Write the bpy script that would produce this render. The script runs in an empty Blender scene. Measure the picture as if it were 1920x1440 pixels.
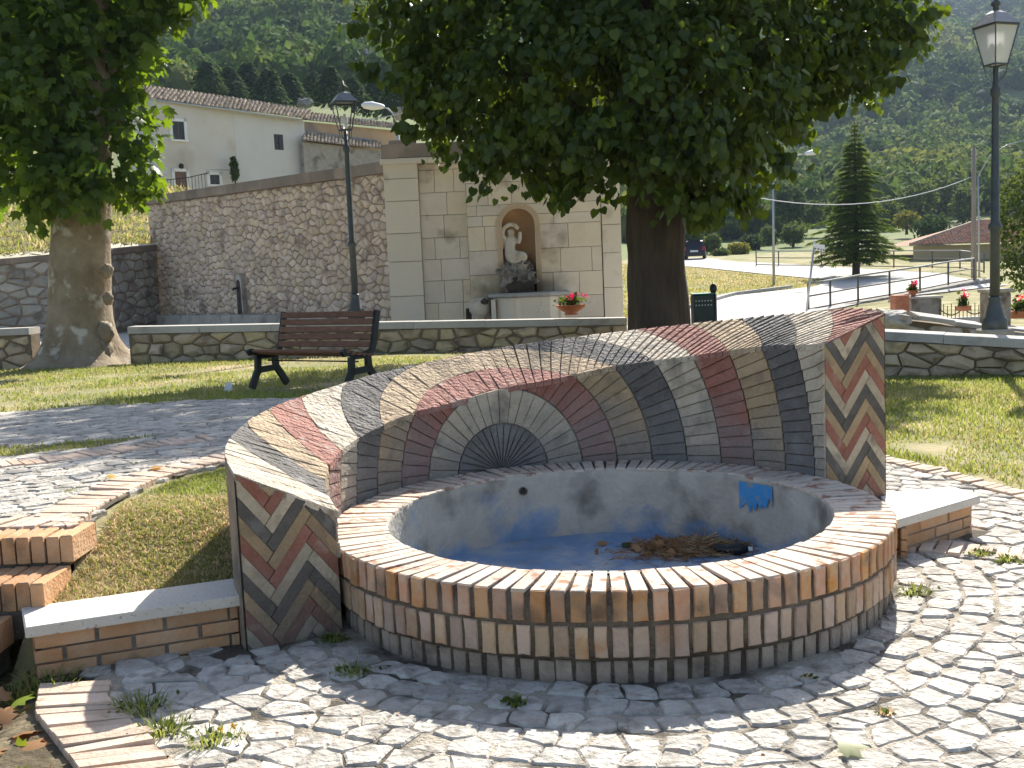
import bpy, math, random
import numpy as np
from mathutils import Vector, Matrix, noise as mn

random.seed(7); rng = np.random.default_rng(7)
scene = bpy.context.scene
COL = scene.collection
R_ = math.radians

# ------------------------------------------------------------------ camera, sky, sun, exposure
F, PITCH, ROLL, CH = 2000.0, R_(6.0), R_(2.5), 1.45
cam_d = bpy.data.cameras.new('camera'); cam = bpy.data.objects.new('camera', cam_d); COL.objects.link(cam)
cam_d.sensor_width = 36.0; cam_d.lens = F / 1920 * 36; cam_d.clip_start = 0.1; cam_d.clip_end = 6000
_F = Vector((0, math.cos(PITCH), -math.sin(PITCH))); _R0 = Vector((1, 0, 0)); _D0 = Vector((0, -math.sin(PITCH), -math.cos(PITCH)))
_c, _s = math.cos(ROLL), math.sin(ROLL)
_X = _c * _R0 + _s * _D0; _Y = -(-_s * _R0 + _c * _D0); _Z = -_F
cam.matrix_world = Matrix(((_X.x, _Y.x, _Z.x, 0), (_X.y, _Y.y, _Z.y, 0), (_X.z, _Y.z, _Z.z, CH), (0, 0, 0, 1)))
scene.camera = cam

SUN_AZ, SUN_EL = R_(20.5), R_(39)          # azimuth from +Y towards +X
world = bpy.data.worlds.new('World'); scene.world = world; world.use_nodes = True
wn = world.node_tree.nodes; wl = world.node_tree.links
sky = wn.new('ShaderNodeTexSky'); sky.sky_type = 'NISHITA'; sky.sun_disc = False
sky.sun_elevation = SUN_EL; sky.sun_rotation = SUN_AZ; sky.altitude = 700; sky.dust_density = 3.0; sky.ozone_density = .40
bg = wn['Background']; bg.inputs[1].default_value = 0.092
wl.new(sky.outputs[0], bg.inputs[0])
sun_d = bpy.data.lights.new('sun', 'SUN'); sun_d.energy = 5.0; sun_d.angle = R_(0.53); sun_d.color = (1.0, 0.95, 0.86)
sun = bpy.data.objects.new('sun', sun_d); COL.objects.link(sun)
sv = Vector((math.sin(SUN_AZ) * math.cos(SUN_EL), math.cos(SUN_AZ) * math.cos(SUN_EL), math.sin(SUN_EL)))
sun.rotation_euler = (-sv).to_track_quat('-Z', 'Y').to_euler(); sun.location = sv * 60
vs = scene.view_settings; vs.view_transform = 'Standard'; vs.look = 'None'; vs.gamma = 1; vs.exposure = 1.1
scene.render.engine = 'CYCLES'
cy_ = scene.cycles; cy_.max_bounces = 6; cy_.diffuse_bounces = 3; cy_.glossy_bounces = 2; cy_.transmission_bounces = 4
cy_.transparent_max_bounces = 6; cy_.volume_bounces = 0; cy_.use_denoising = True; cy_.sample_clamp_indirect = 6; cy_.use_adaptive_sampling = True; cy_.adaptive_threshold = .02

# ------------------------------------------------------------------ helpers
def at(px, py, Y):
    """point of the place that stands Y metres ahead and shows at photo pixel px, py"""
    u, v = px - 960, py - 720
    a = u * _c - v * _s; b = u * _s + v * _c
    d = _F * F + _R0 * a + _D0 * b
    return Vector((0, 0, CH)) + d * (Y / d.y)
def atg(px, py, z):
    u, v = px - 960, py - 720
    a = u * _c - v * _s; b = u * _s + v * _c
    d = _F * F + _R0 * a + _D0 * b
    return Vector((0, 0, CH)) + d * ((z - CH) / d.z)
def in_view(x, y, z, m=0.06):
    p = Vector((x, y, z - CH)); d = p.dot(_F)
    if d < .3: return False
    u = F * p.dot(_X) / d; v = -F * p.dot(_Y) / d
    return abs(u) < 960 * (1 + m) and abs(v) < 720 * (1 + m)

def tag(o, label=None, cat=None, group=None, kind=None):
    if label: o['label'] = label
    if cat: o['category'] = cat
    if group: o['group'] = group
    if kind: o['kind'] = kind
    return o
def empty(name, loc, label=None, cat=None, group=None, kind=None):
    o = bpy.data.objects.new(name, None); o.location = loc; o.empty_display_size = .2
    COL.objects.link(o); return tag(o, label, cat, group, kind)
def root_loc(p):
    l = Vector((0, 0, 0))
    while p is not None: l += p.location; p = p.parent
    return l
def mk(name, verts, faces, mat, parent=None, smooth=False):
    """one mesh object; verts in world coordinates"""
    me = bpy.data.meshes.new(name)
    v = np.asarray(verts, dtype=float).reshape(-1, 3)
    if parent is not None: v = v - np.array(root_loc(parent))
    me.from_pydata(v.tolist(), [], [list(f) for f in faces])
    if mat: me.materials.append(mat)
    if smooth: me.polygons.foreach_set('use_smooth', [True] * len(me.polygons))
    me.update()
    o = bpy.data.objects.new(name, me); COL.objects.link(o)
    if parent is not None: o.parent = parent
    return o
def mk_np(name, V, T, mat, parent=None, smooth=False, n=3, attr=None):
    """fast mesh from numpy: V (k,3), T (m,n)"""
    me = bpy.data.meshes.new(name); V = np.asarray(V, dtype=np.float32); T = np.asarray(T, dtype=np.int32)
    if parent is not None: V = V - np.array(root_loc(parent), dtype=np.float32)
    me.vertices.add(len(V)); me.vertices.foreach_set('co', V.ravel())
    me.loops.add(T.size); me.loops.foreach_set('vertex_index', T.ravel())
    me.polygons.add(len(T)); me.polygons.foreach_set('loop_start', np.arange(0, T.size, n, dtype=np.int32))
    me.polygons.foreach_set('loop_total', np.full(len(T), n, dtype=np.int32))
    if attr is not None:
        a = me.attributes.new('tint', 'FLOAT', 'POINT'); a.data.foreach_set('value', np.asarray(attr, dtype=np.float32))
    if mat: me.materials.append(mat)
    if smooth: me.polygons.foreach_set('use_smooth', np.ones(len(T), dtype=bool))
    me.update(calc_edges=True); me.validate()
    o = bpy.data.objects.new(name, me); COL.objects.link(o)
    if parent is not None: o.parent = parent
    return o

class MB:
    """collects boxes, bars and tubes into one mesh"""
    def __init__(s): s.v = []; s.f = []
    def add(s, v, f):
        b = len(s.v); s.v += [tuple(p) for p in v]; s.f += [tuple(i + b for i in q) for q in f]; return s
    def box(s, c, size, ax=None, bev=0):
        ax = ax or (Vector((1, 0, 0)), Vector((0, 1, 0)), Vector((0, 0, 1)))
        c = Vector(c); h = [x / 2 for x in size]; v = []
        if bev <= 0:
            for k in (-1, 1):
                for i, j in ((-1, -1), (1, -1), (1, 1), (-1, 1)):
                    v.append(c + ax[0] * (i * h[0]) + ax[1] * (j * h[1]) + ax[2] * (k * h[2]))
            return s.add(v, [(3, 2, 1, 0), (4, 5, 6, 7), (0, 1, 5, 4), (1, 2, 6, 5), (2, 3, 7, 6), (3, 0, 4, 7)])
        for k, ins in ((-h[2], bev), (-h[2] + bev, 0), (h[2] - bev, 0), (h[2], bev)):
            for i, j in ((-1, -1), (1, -1), (1, 1), (-1, 1)):
                v.append(c + ax[0] * (i * (h[0] - ins)) + ax[1] * (j * (h[1] - ins)) + ax[2] * k)
        f = [(3, 2, 1, 0), (12, 13, 14, 15)]
        for r in range(3):
            for i in range(4): f.append((r * 4 + i, r * 4 + (i + 1) % 4, r * 4 + 4 + (i + 1) % 4, r * 4 + 4 + i))
        return s.add(v, f)
    def bar(s, p0, p1, w, h=None, up=Vector((0, 0, 1))):
        p0, p1 = Vector(p0), Vector(p1); d = (p1 - p0); L = d.length; d.normalize()
        sd = d.cross(up)
        if sd.length < 1e-4: sd = d.cross(Vector((1, 0, 0)))
        sd.normalize(); u = sd.cross(d).normalized()
        return s.box((p0 + p1) / 2, (w, L, h or w), (sd, d, u))
    def tube(s, pts, rad, n=8, cap=True):
        pts = [Vector(p) for p in pts]; m = len(pts)
        rad = [rad] * m if isinstance(rad, (int, float)) else list(rad)
        v = []; f = []
        d0 = (pts[1] - pts[0]).normalized(); ref = Vector((0, 0, 1)) if abs(d0.z) < .9 else Vector((1, 0, 0))
        u = d0.cross(ref).normalized()
        for i, p in enumerate(pts):
            d = (pts[min(i + 1, m - 1)] - pts[max(i - 1, 0)]).normalized()
            u = (u - d * u.dot(d)).normalized(); w = d.cross(u)
            for k in range(n):
                a = 2 * math.pi * k / n; v.append(p + (u * math.cos(a) + w * math.sin(a)) * rad[i])
        for i in range(m - 1):
            for k in range(n): f.append((i * n + k, i * n + (k + 1) % n, (i + 1) * n + (k + 1) % n, (i + 1) * n + k))
        if cap: f.append(tuple(range(n - 1, -1, -1))); f.append(tuple((m - 1) * n + k for k in range(n)))
        return s.add(v, f)
    def lathe(s, c, prof, n=16, sq=None):
        c = Vector(c); v = []; f = []; m = len(prof)
        for r, z in prof:
            for k in range(n):
                a = 2 * math.pi * (k + .5) / n; v.append(c + Vector((r * math.cos(a), r * math.sin(a), z)))
        for i in range(m - 1):
            for k in range(n): f.append((i * n + k, i * n + (k + 1) % n, (i + 1) * n + (k + 1) % n, (i + 1) * n + k))
        f.append(tuple(range(n - 1, -1, -1))); f.append(tuple((m - 1) * n + k for k in range(n)))
        return s.add(v, f)
    def prism(s, poly, vec):
        poly = [Vector(p) for p in poly]; n = len(poly); vec = Vector(vec)
        v = poly + [p + vec for p in poly]
        f = [tuple(range(n - 1, -1, -1)), tuple(range(n, 2 * n))] + [(i, (i + 1) % n, n + (i + 1) % n, n + i) for i in range(n)]
        return s.add(v, f)
    def build(s, name, mat, parent=None, smooth=False): return mk(name, s.v, s.f, mat, parent, smooth)

def slab_piece(P, nrm, depth, bev, rough=0.0):
    """a stone or brick: outline P (world points, any winding) on its front, normal nrm, going depth back, edges broken by bev"""
    P = np.array([tuple(p) for p in P], dtype=float); nrm = np.array(nrm, dtype=float); nrm /= np.linalg.norm(nrm)
    c = P.mean(0); n = len(P)
    w = np.zeros(3)
    for i in range(n): w += np.cross(P[i] - c, P[(i + 1) % n] - c)
    if w @ nrm < 0: P = P[::-1].copy()
    d = P - c; L = np.linalg.norm(d, axis=1, keepdims=True) + 1e-9
    top = c + d * np.maximum(0.3, 1 - bev / L)
    if rough: top = top + nrm * rng.uniform(-rough, rough, (n, 1))
    mid = P - nrm * bev; bot = P - nrm * depth
    V = np.vstack([bot, mid, top, (top.mean(0) + nrm * rough * .4)[None]])
    f = []
    for i in range(n):
        j = (i + 1) % n
        f.append((i, j, n + j, n + i)); f.append((n + i, n + j, 2 * n + j, 2 * n + i)); f.append((2 * n + i, 2 * n + j, 3 * n))
    return V, f
def join_pieces(name, pieces, mat, parent=None, kind='stuff'):
    V = []; T = []; b = 0
    for v, f in pieces:
        V.append(v)
        for q in f:
            T.append([q[0] + b, q[1] + b, q[2] + b])
            if len(q) == 4: T.append([q[0] + b, q[2] + b, q[3] + b])
        b += len(v)
    o = mk_np(name, np.vstack(V), np.array(T), mat, parent)
    if kind: o['kind'] = kind
    return o
def clip_poly(P, a, b, c):
    """keep the part of 2D polygon P with a*x+b*y<=c"""
    out = []
    for i in range(len(P)):
        p, q = P[i], P[(i + 1) % len(P)]; dp = a * p[0] + b * p[1] - c; dq = a * q[0] + b * q[1] - c
        if dp <= 0: out.append(p)
        if dp * dq < 0:
            t = dp / (dp - dq); out.append((p[0] + t * (q[0] - p[0]), p[1] + t * (q[1] - p[1])))
    return out
def area2(P): return abs(sum(P[i][0] * P[(i + 1) % len(P)][1] - P[(i + 1) % len(P)][0] * P[i][1] for i in range(len(P)))) / 2
def rubble_cells(W, H, sx, sy, jit=.42, seed=1):
    """irregular stone outlines filling a W x H face (Voronoi cells of a jittered grid, clipped to the face)"""
    r = random.Random(seed); nx, ny = max(1, round(W / sx)), max(1, round(H / sy)); dx, dy = W / nx, H / ny; pts = {}
    for j in range(-1, ny + 1):
        for i in range(-1, nx + 1):
            pts[i, j] = ((i + .5 + (.5 if j % 2 else 0) - .25 + r.uniform(-jit, jit)) * dx, (j + .5 + r.uniform(-jit, jit)) * dy)
    k = dx / dy; cells = []
    for j in range(ny):
        for i in range(nx):
            x, y = pts[i, j]; P = [(0, 0), (W, 0), (W, H), (0, H)]
            for jj in range(j - 2, j + 3):
                for ii in range(i - 2, i + 3):
                    if (ii, jj) != (i, j) and (ii, jj) in pts:
                        qx, qy = pts[ii, jj]; a, b = (qx - x), (qy - y) * k * k
                        P = clip_poly(P, a, b, a * (x + qx) / 2 + b * (y + qy) / 2)
            if len(P) > 2 and area2(P) > .08 * dx * dy: cells.append(P)
    return cells
def shrink(P, g):
    cx = sum(p[0] for p in P) / len(P); cy = sum(p[1] for p in P) / len(P); o = []
    for x, y in P:
        L = math.hypot(x - cx, y - cy) + 1e-9; k = max(.4, 1 - g / L); o.append((cx + (x - cx) * k, cy + (y - cy) * k))
    return o
def smoothstep(a, b, x):
    t = np.clip((np.asarray(x, dtype=float) - a) / (b - a), 0, 1); return t * t * (3 - 2 * t)

# ------------------------------------------------------------------ materials
def nodes_of(m): m.use_nodes = True; return m.node_tree.nodes, m.node_tree.links
def pbr(name, c1, c2, scale=6., rough=.9, bump=.3, bscale=45., rnd=.18, c3=None, t3=.62, s3=3., detail=6., metal=0., dist=.02, hue=0., w3=.08, spec=.3, zs=1.):
    """colour varied by noise at world position and by piece, third colour as stains, fine relief"""
    m = bpy.data.materials.new(name); n, l = nodes_of(m); b = n['Principled BSDF']
    b.inputs['Roughness'].default_value = rough; b.inputs['Metallic'].default_value = metal
    b.inputs['Specular IOR Level'].default_value = spec
    geo = n.new('ShaderNodeNewGeometry'); pos = geo.outputs['Position']
    if zs != 1.:
        vm = n.new('ShaderNodeVectorMath'); vm.operation = 'MULTIPLY'; vm.inputs[1].default_value = (1, 1, zs); l.new(pos, vm.inputs[0]); pos = vm.outputs[0]
    t = n.new('ShaderNodeTexNoise'); t.inputs['Scale'].default_value = scale; t.inputs['Detail'].default_value = detail; t.inputs['Roughness'].default_value = .65
    l.new(pos, t.inputs['Vector'])
    mr = n.new('ShaderNodeMapRange'); mr.inputs[1].default_value = .34; mr.inputs[2].default_value = .66; l.new(t.outputs[0], mr.inputs[0])
    mx = n.new('ShaderNodeMix'); mx.data_type = 'RGBA'; l.new(mr.outputs[0], mx.inputs[0])
    mx.inputs[6].default_value = (*c1, 1); mx.inputs[7].default_value = (*c2, 1); col = mx.outputs[2]
    if c3 is not None:
        t3n = n.new('ShaderNodeTexNoise'); t3n.inputs['Scale'].default_value = s3; t3n.inputs['Detail'].default_value = 5; l.new(pos, t3n.inputs['Vector'])
        r3 = n.new('ShaderNodeMapRange'); r3.inputs[1].default_value = t3 - w3; r3.inputs[2].default_value = t3 + w3; l.new(t3n.outputs[0], r3.inputs[0])
        m3 = n.new('ShaderNodeMix'); m3.data_type = 'RGBA'; l.new(r3.outputs[0], m3.inputs[0]); l.new(col, m3.inputs[6]); m3.inputs[7].default_value = (*c3, 1); col = m3.outputs[2]
    oi = n.new('ShaderNodeObjectInfo'); ma = n.new('ShaderNodeMath'); ma.operation = 'ADD'
    l.new(oi.outputs['Random'], ma.inputs[0]); l.new(geo.outputs['Random Per Island'], ma.inputs[1])
    fr = n.new('ShaderNodeMath'); fr.operation = 'FRACT'; l.new(ma.outputs[0], fr.inputs[0])
    rv = n.new('ShaderNodeMapRange'); rv.inputs[3].default_value = 1 - rnd; rv.inputs[4].default_value = 1 + rnd; l.new(fr.outputs[0], rv.inputs[0])
    hs = n.new('ShaderNodeHueSaturation'); l.new(rv.outputs[0], hs.inputs['Value']); l.new(col, hs.inputs['Color'])
    if hue:
        m7 = n.new('ShaderNodeMath'); m7.operation = 'MULTIPLY'; m7.inputs[1].default_value = 7.31; l.new(fr.outputs[0], m7.inputs[0])
        f7 = n.new('ShaderNodeMath'); f7.operation = 'FRACT'; l.new(m7.outputs[0], f7.inputs[0])
        rh = n.new('ShaderNodeMapRange'); rh.inputs[3].default_value = .5 - hue; rh.inputs[4].default_value = .5 + hue; l.new(f7.outputs[0], rh.inputs[0]); l.new(rh.outputs[0], hs.inputs['Hue'])
        rs = n.new('ShaderNodeMapRange'); rs.inputs[3].default_value = .85; rs.inputs[4].default_value = 1.12; l.new(f7.outputs[0], rs.inputs[0]); l.new(rs.outputs[0], hs.inputs['Saturation'])
    l.new(hs.outputs[0], b.inputs['Base Color'])
    if bump:
        tb = n.new('ShaderNodeTexNoise'); tb.inputs['Scale'].default_value = bscale; tb.inputs['Detail'].default_value = 4; l.new(pos, tb.inputs['Vector'])
        bm = n.new('ShaderNodeBump'); bm.inputs['Strength'].default_value = bump; bm.inputs['Distance'].default_value = dist; l.new(tb.outputs[0], bm.inputs['Height']); l.new(bm.outputs[0], b.inputs['Normal'])
    m['col_socket'] = 1
    return m
def stain_low(m, colr, z0, z1, scale=4., amt=.8):
    """a splash stain or deposit near the ground with a ragged noise edge (height given in metres)"""
    n, l = m.node_tree.nodes, m.node_tree.links; b = n['Principled BSDF']; src = b.inputs['Base Color'].links[0].from_socket
    geo = n.new('ShaderNodeNewGeometry'); sp = n.new('ShaderNodeSeparateXYZ'); l.new(geo.outputs['Position'], sp.inputs[0])
    t = n.new('ShaderNodeTexNoise'); t.inputs['Scale'].default_value = scale; t.inputs['Detail'].default_value = 5; l.new(geo.outputs['Position'], t.inputs['Vector'])
    a = n.new('ShaderNodeMath'); a.operation = 'MULTIPLY_ADD'; l.new(t.outputs[0], a.inputs[0]); a.inputs[1].default_value = (z1 - z0) * 1.6; l.new(sp.outputs[2], a.inputs[2])
    r = n.new('ShaderNodeMapRange'); r.inputs[1].default_value = z0 + (z1 - z0) * .8; r.inputs[2].default_value = z1 + (z1 - z0) * .8; r.inputs[3].default_value = amt; r.inputs[4].default_value = 0; l.new(a.outputs[0], r.inputs[0])
    mx = n.new('ShaderNodeMix'); mx.data_type = 'RGBA'; l.new(r.outputs[0], mx.inputs[0]); l.new(src, mx.inputs[6]); mx.inputs[7].default_value = (*colr, 1)
    l.new(mx.outputs[2], b.inputs['Base Color']); return m
def leaf_mat(name, c1, c2, trans=.45, tcol=None, scale=1.5, rough=.45, spec=.35):
    m = bpy.data.materials.new(name); n, l = nodes_of(m); b = n['Principled BSDF']; b.inputs['Roughness'].default_value = rough
    b.inputs['Specular IOR Level'].default_value = spec
    geo = n.new('ShaderNodeNewGeometry')
    t = n.new('ShaderNodeTexNoise'); t.inputs['Scale'].default_value = scale; t.inputs['Detail'].default_value = 3; l.new(geo.outputs['Position'], t.inputs['Vector'])
    ad = n.new('ShaderNodeMath'); ad.operation = 'MULTIPLY_ADD'; l.new(geo.outputs['Random Per Island'], ad.inputs[0]); ad.inputs[1].default_value = .6
    sb = n.new('ShaderNodeMath'); sb.operation = 'SUBTRACT'; l.new(t.outputs[0], sb.inputs[0]); sb.inputs[1].default_value = .3; l.new(sb.outputs[0], ad.inputs[2])
    mx = n.new('ShaderNodeMix'); mx.data_type = 'RGBA'; mx.clamp_factor = True; l.new(ad.outputs[0], mx.inputs[0]); mx.inputs[6].default_value = (*c1, 1); mx.inputs[7].default_value = (*c2, 1)
    l.new(mx.outputs[2], b.inputs['Base Color'])
    if trans > 0:
        tr = n.new('ShaderNodeBsdfTranslucent'); hs = n.new('ShaderNodeHueSaturation'); hs.inputs['Hue'].default_value = .475; hs.inputs['Saturation'].default_value = 1.15; hs.inputs['Value'].default_value = 2.2
        l.new(mx.outputs[2], hs.inputs['Color']); l.new(hs.outputs[0], tr.inputs[0])
        ms = n.new('ShaderNodeMixShader'); ms.inputs[0].default_value = trans; l.new(b.outputs[0], ms.inputs[1]); l.new(tr.outputs[0], ms.inputs[2])
        l.new(ms.outputs[0], n['Material Output'].inputs['Surface'])
    return m
def plain(name, c, rough=.6, metal=0., spec=.4, trans=0.):
    m = bpy.data.materials.new(name); n, l = nodes_of(m); b = n['Principled BSDF']
    b.inputs['Base Color'].default_value = (*c, 1); b.inputs['Roughness'].default_value = rough; b.inputs['Metallic'].default_value = metal; b.inputs['Specular IOR Level'].default_value = spec
    if trans: b.inputs['Transmission Weight'].default_value = trans
    return m

M = {}
M['mortar'] = pbr('mortar', (.20, .185, .16), (.33, .30, .26), 9, .95, .5, 70, 0)
M['mortar_dark'] = pbr('mortar_dark', (.085, .066, .048), (.19, .155, .12), 9, .95, .6, 70, 0)
M['brick'] = pbr('brick', (.55, .26, .115), (.58, .40, .27), 9, .92, .6, 45, .22, (.15, .09, .055), .62, 4.5, hue=.006)
M['brick_pale'] = pbr('brick_pale', (.55, .40, .285), (.46, .32, .22), 9, .92, .6, 45, .2, (.43, .22, .10), .6, 5, hue=.008)
M['brick_top'] = pbr('brick_top', (.62, .53, .44), (.56, .44, .34), 7, .9, .4, 70, .13, (.36, .20, .13), .60, 16, w3=.05)
M['brick_old'] = stain_low(pbr('brick_old', (.42, .34, .27), (.33, .26, .20), 6, .95, .5, 60, .2, (.16, .13, .10), .60, 5), (.13, .115, .09), -.04, .03)
M['brick_path'] = pbr('brick_path', (.62, .49, .39), (.52, .38, .28), 6, .92, .4, 60, .16, (.30, .22, .16), .66, 9)
M['brick_step'] = pbr('brick_step', (.50, .26, .12), (.55, .36, .22), 6, .92, .4, 60, .18, (.20, .13, .08), .64, 5)
M['sh_dark'] = pbr('shell_dark', (.095, .086, .076), (.145, .132, .118), 9, .85, .6, 45, .16, (.21, .20, .19), .66, 7)
M['sh_light'] = pbr('shell_light', (.53, .45, .335), (.42, .345, .25), 9, .9, .7, 45, .12, (.24, .20, .15), .62, 7)
M['sh_red'] = pbr('shell_red', (.27, .105, .07), (.33, .15, .11), 9, .9, .6, 45, .14, (.38, .28, .22), .66, 8)
M['sh_tan'] = pbr('shell_tan', (.40, .295, .175), (.34, .24, .14), 9, .9, .7, 45, .14, (.20, .155, .105), .63, 7)
for k in ('sh_dark', 'sh_light', 'sh_red', 'sh_tan'):
    M[k + '_f'] = M[k].copy(); M[k + '_f'].name = M[k].name + '_face'
    stain_low(M[k + '_f'], (.22, .21, .20), .36, .78, 5, .66)
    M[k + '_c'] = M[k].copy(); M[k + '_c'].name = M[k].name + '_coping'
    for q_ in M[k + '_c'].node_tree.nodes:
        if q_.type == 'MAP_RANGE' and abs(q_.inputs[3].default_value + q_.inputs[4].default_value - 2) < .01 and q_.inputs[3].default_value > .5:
            q_.inputs[3].default_value *= 1.25; q_.inputs[4].default_value *= 1.25          # weathered tops, colour also brightened to pass for sunlight on them
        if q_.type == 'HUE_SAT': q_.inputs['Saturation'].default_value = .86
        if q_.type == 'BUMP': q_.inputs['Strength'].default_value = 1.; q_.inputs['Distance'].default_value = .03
    M[k + '_e'] = M[k].copy(); M[k + '_e'].name = M[k].name + '_end'
    stain_low(M[k + '_e'], (.13, .115, .10), .0, .46, 4, .6)
M['sh_red_e'].node_tree.nodes['Principled BSDF'].inputs['Roughness'].default_value = .85
M['cobble'] = pbr('cobble', (.56, .525, .465), (.40, .365, .315), 16, .9, .9, 38, .20, (.24, .215, .18), .60, 11)
M['sand'] = pbr('sand_joint', (.38, .33, .26), (.47, .42, .345), 5, .98, .8, 90, 0, (.10, .085, .065), .52, 3.2, w3=.06)
M['travertine'] = pbr('travertine', (.70, .66, .58), (.62, .57, .49), 3, .8, .3, 60, .04, (.40, .33, .25), .655, 60, w3=.03)
M['soil'] = pbr('soil', (.13, .10, .062), (.085, .068, .04), 5, 1, .9, 30, 0, (.20, .16, .095), .60, 6)
M['concrete'] = pbr('concrete', (.34, .32, .29), (.24, .225, .20), 4, .95, .5, 40, .06, (.15, .135, .11), .6, 3)
M['limestone'] = pbr('limestone', (.72, .60, .445), (.77, .67, .53), 2.2, .92, .35, 20, .09, (.36, .28, .19), .66, 1.4, hue=.006)
M['limestone_pier'] = pbr('limestone_pier', (.77, .67, .52), (.74, .655, .535), 2.2, .92, .35, 20, .09, (.42, .34, .24), .68, 1.2)
M['coping'] = pbr('wall_coping', (.27, .215, .165), (.20, .165, .135), 1.8, .95, .5, 12, .08, (.36, .28, .22), .6, 1.)
M['rubble'] = pbr('rubble_stone', (.58, .45, .335), (.64, .53, .42), 3, .95, .6, 12, .2, (.30, .23, .19), .63, 2, hue=.01)
M['rubble_mortar'] = pbr('rubble_mortar', (.36, .275, .21), (.20, .15, .115), 4, 1, .5, 14, 0)
M['rubble_grey'] = pbr('rubble_grey', (.34, .31, .27), (.44, .41, .36), 3, .95, .6, 12, .18, (.20, .18, .15), .62, 2)
M['field_stone'] = pbr('field_stone', (.43, .33, .20), (.52, .42, .285), 4, .95, .6, 18, .26, (.20, .15, .09), .6, 3, hue=.012)
M['field_mortar'] = pbr('field_mortar', (.13, .10, .065), (.22, .175, .12), 5, 1, .6, 25, 0)
M['cap_stone'] = pbr('cap_stone', (.46, .44, .40), (.38, .36, .33), 3, .9, .3, 25, .05, (.25, .23, .20), .64, 2)
M['iron'] = plain('iron', (.020, .023, .024), .45, .2)
M['lamp_iron'] = pbr('lamp_iron', (.075, .085, .085), (.10, .11, .11), 8, .5, .1, 60, .05, metal=.3)
M['galv'] = plain('galvanised_steel', (.42, .44, .46), .45, .6)
M['rail'] = pbr('railing_paint', (.10, .11, .11), (.17, .12, .09), 6, .6, .1, 50, .1)
M['wood'] = pbr('bench_wood', (.17, .075, .04), (.25, .13, .08), 9, .7, .3, 60, .16, (.30, .24, .19), .68, 14, zs=5.)
M['bark_lin'] = pbr('linden_bark', (.055, .040, .030), (.10, .075, .055), 5, .98, 1., 16, 0, zs=.18, dist=.08)
M['bark_pla'] = pbr('plane_bark', (.33, .27, .19), (.20, .15, .095), 2.6, .9, .7, 14, 0, (.50, .46, .39), .63, 3.4, dist=.03, w3=.05)
M['leaf_lin'] = leaf_mat('linden_leaf', (.016, .036, .009), (.085, .130, .020), .40)
M['leaf_pla'] = leaf_mat('plane_leaf', (.040, .082, .016), (.10, .160, .024), .50)
M['leaf_bush'] = leaf_mat('bush_leaf', (.045, .075, .020), (.085, .115, .035), .3, rough=.8, spec=.1)
M['leaf_dark'] = leaf_mat('conifer_needles', (.028, .055, .020), (.055, .090, .030), .22, rough=.9, spec=.05)
M['leaf_spruce'] = leaf_mat('cedar_needles', (.045, .090, .022), (.12, .165, .035), .40, rough=.9, spec=.05)
M['leaf_yellow'] = leaf_mat('yellow_leaf', (.42, .36, .05), (.50, .30, .06), .35)
M['leaf_brown'] = leaf_mat('brown_leaf', (.26, .13, .05), (.36, .20, .09), .15)
M['leaf_pale'] = leaf_mat('pale_leaf', (.30, .34, .16), (.36, .36, .20), .2)
M['leaf_lime'] = leaf_mat('lime_leaf', (.20, .30, .03), (.30, .36, .05), .35)
M['leaf_broom'] = leaf_mat('broom_leaf', (.085, .11, .025), (.19, .18, .035), .3, rough=.8, spec=.1)
M['grass'] = leaf_mat('grass_blade', (.095, .155, .032), (.25, .26, .09), .42, scale=.9, rough=.6)
M['grass_dry'] = leaf_mat('grass_dry', (.19, .20, .07), (.44, .38, .21), .38, scale=1.1, rough=.7)
M['straw'] = leaf_mat('straw', (.60, .51, .32), (.48, .38, .22), .35, rough=.7)
M['lawn'] = pbr('lawn_soil', (.17, .18, .065), (.30, .265, .135), 1.1, 1, .8, 25, 0, (.40, .33, .19), .58, .8)
M['petal_red'] = leaf_mat('geranium_red', (.55, .015, .02), (.70, .05, .10), .25)
M['petal_orange'] = leaf_mat('geranium_orange', (.75, .06, .015), (.80, .14, .04), .25)
M['terracotta'] = pbr('terracotta', (.40, .13, .065), (.48, .19, .10), 6, .85, .2, 40, .1)
M['plaster_w'] = pbr('house_plaster', (.56, .52, .455), (.62, .585, .53), .7, .95, .2, 8, .03, (.46, .40, .32), .60, .5)
M['plaster_g'] = pbr('house_plaster_grey', (.56, .55, .52), (.62, .60, .57), .7, .95, .2, 8, .03)
M['plaster_o'] = pbr('plaster_ochre', (.50, .33, .19), (.56, .40, .26), 1.2, .95, .3, 8, .03, (.30, .24, .19), .6, .6)
M['plaster_y'] = pbr('plaster_yellow', (.48, .38, .22), (.52, .43, .28), .8, .95, .2, 6, .03)
M['window_dark'] = plain('window_dark', (.03, .032, .035), .25)
M['glass'] = plain('window_glass', (.05, .055, .06), .12, 0, .6)
M['door_wood'] = pbr('door_wood', (.13, .08, .055), (.19, .12, .085), 3, .8, .2, 30, .1)
M['white_trim'] = pbr('white_trim', (.80, .78, .73), (.74, .72, .68), 2, .9, .1, 20, .05)
M['tile'] = pbr('roof_tile', (.30, .225, .155), (.42, .34, .255), 1.3, .95, .4, 8, .34, (.22, .19, .16), .60, 1.6, hue=.015)
M['tile_red'] = pbr('roof_tile_red', (.42, .19, .11), (.50, .28, .18), 1.5, .95, .3, 8, .22, (.33, .30, .27), .64, 1.2)
M['road'] = pbr('road_gravel', (.42, .405, .38), (.50, .48, .455), .5, .95, .3, 18, 0, (.42, .40, .37), .6, .25)
M['statue'] = pbr('statue_stone', (.58, .50, .39), (.66, .59, .49), 5, .85, .3, 30, 0, (.40, .31, .21), .64, 4)
M['niche'] = pbr('niche_plaster', (.50, .31, .165), (.44, .265, .14), 2.5, .95, .3, 20, 0)
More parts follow.
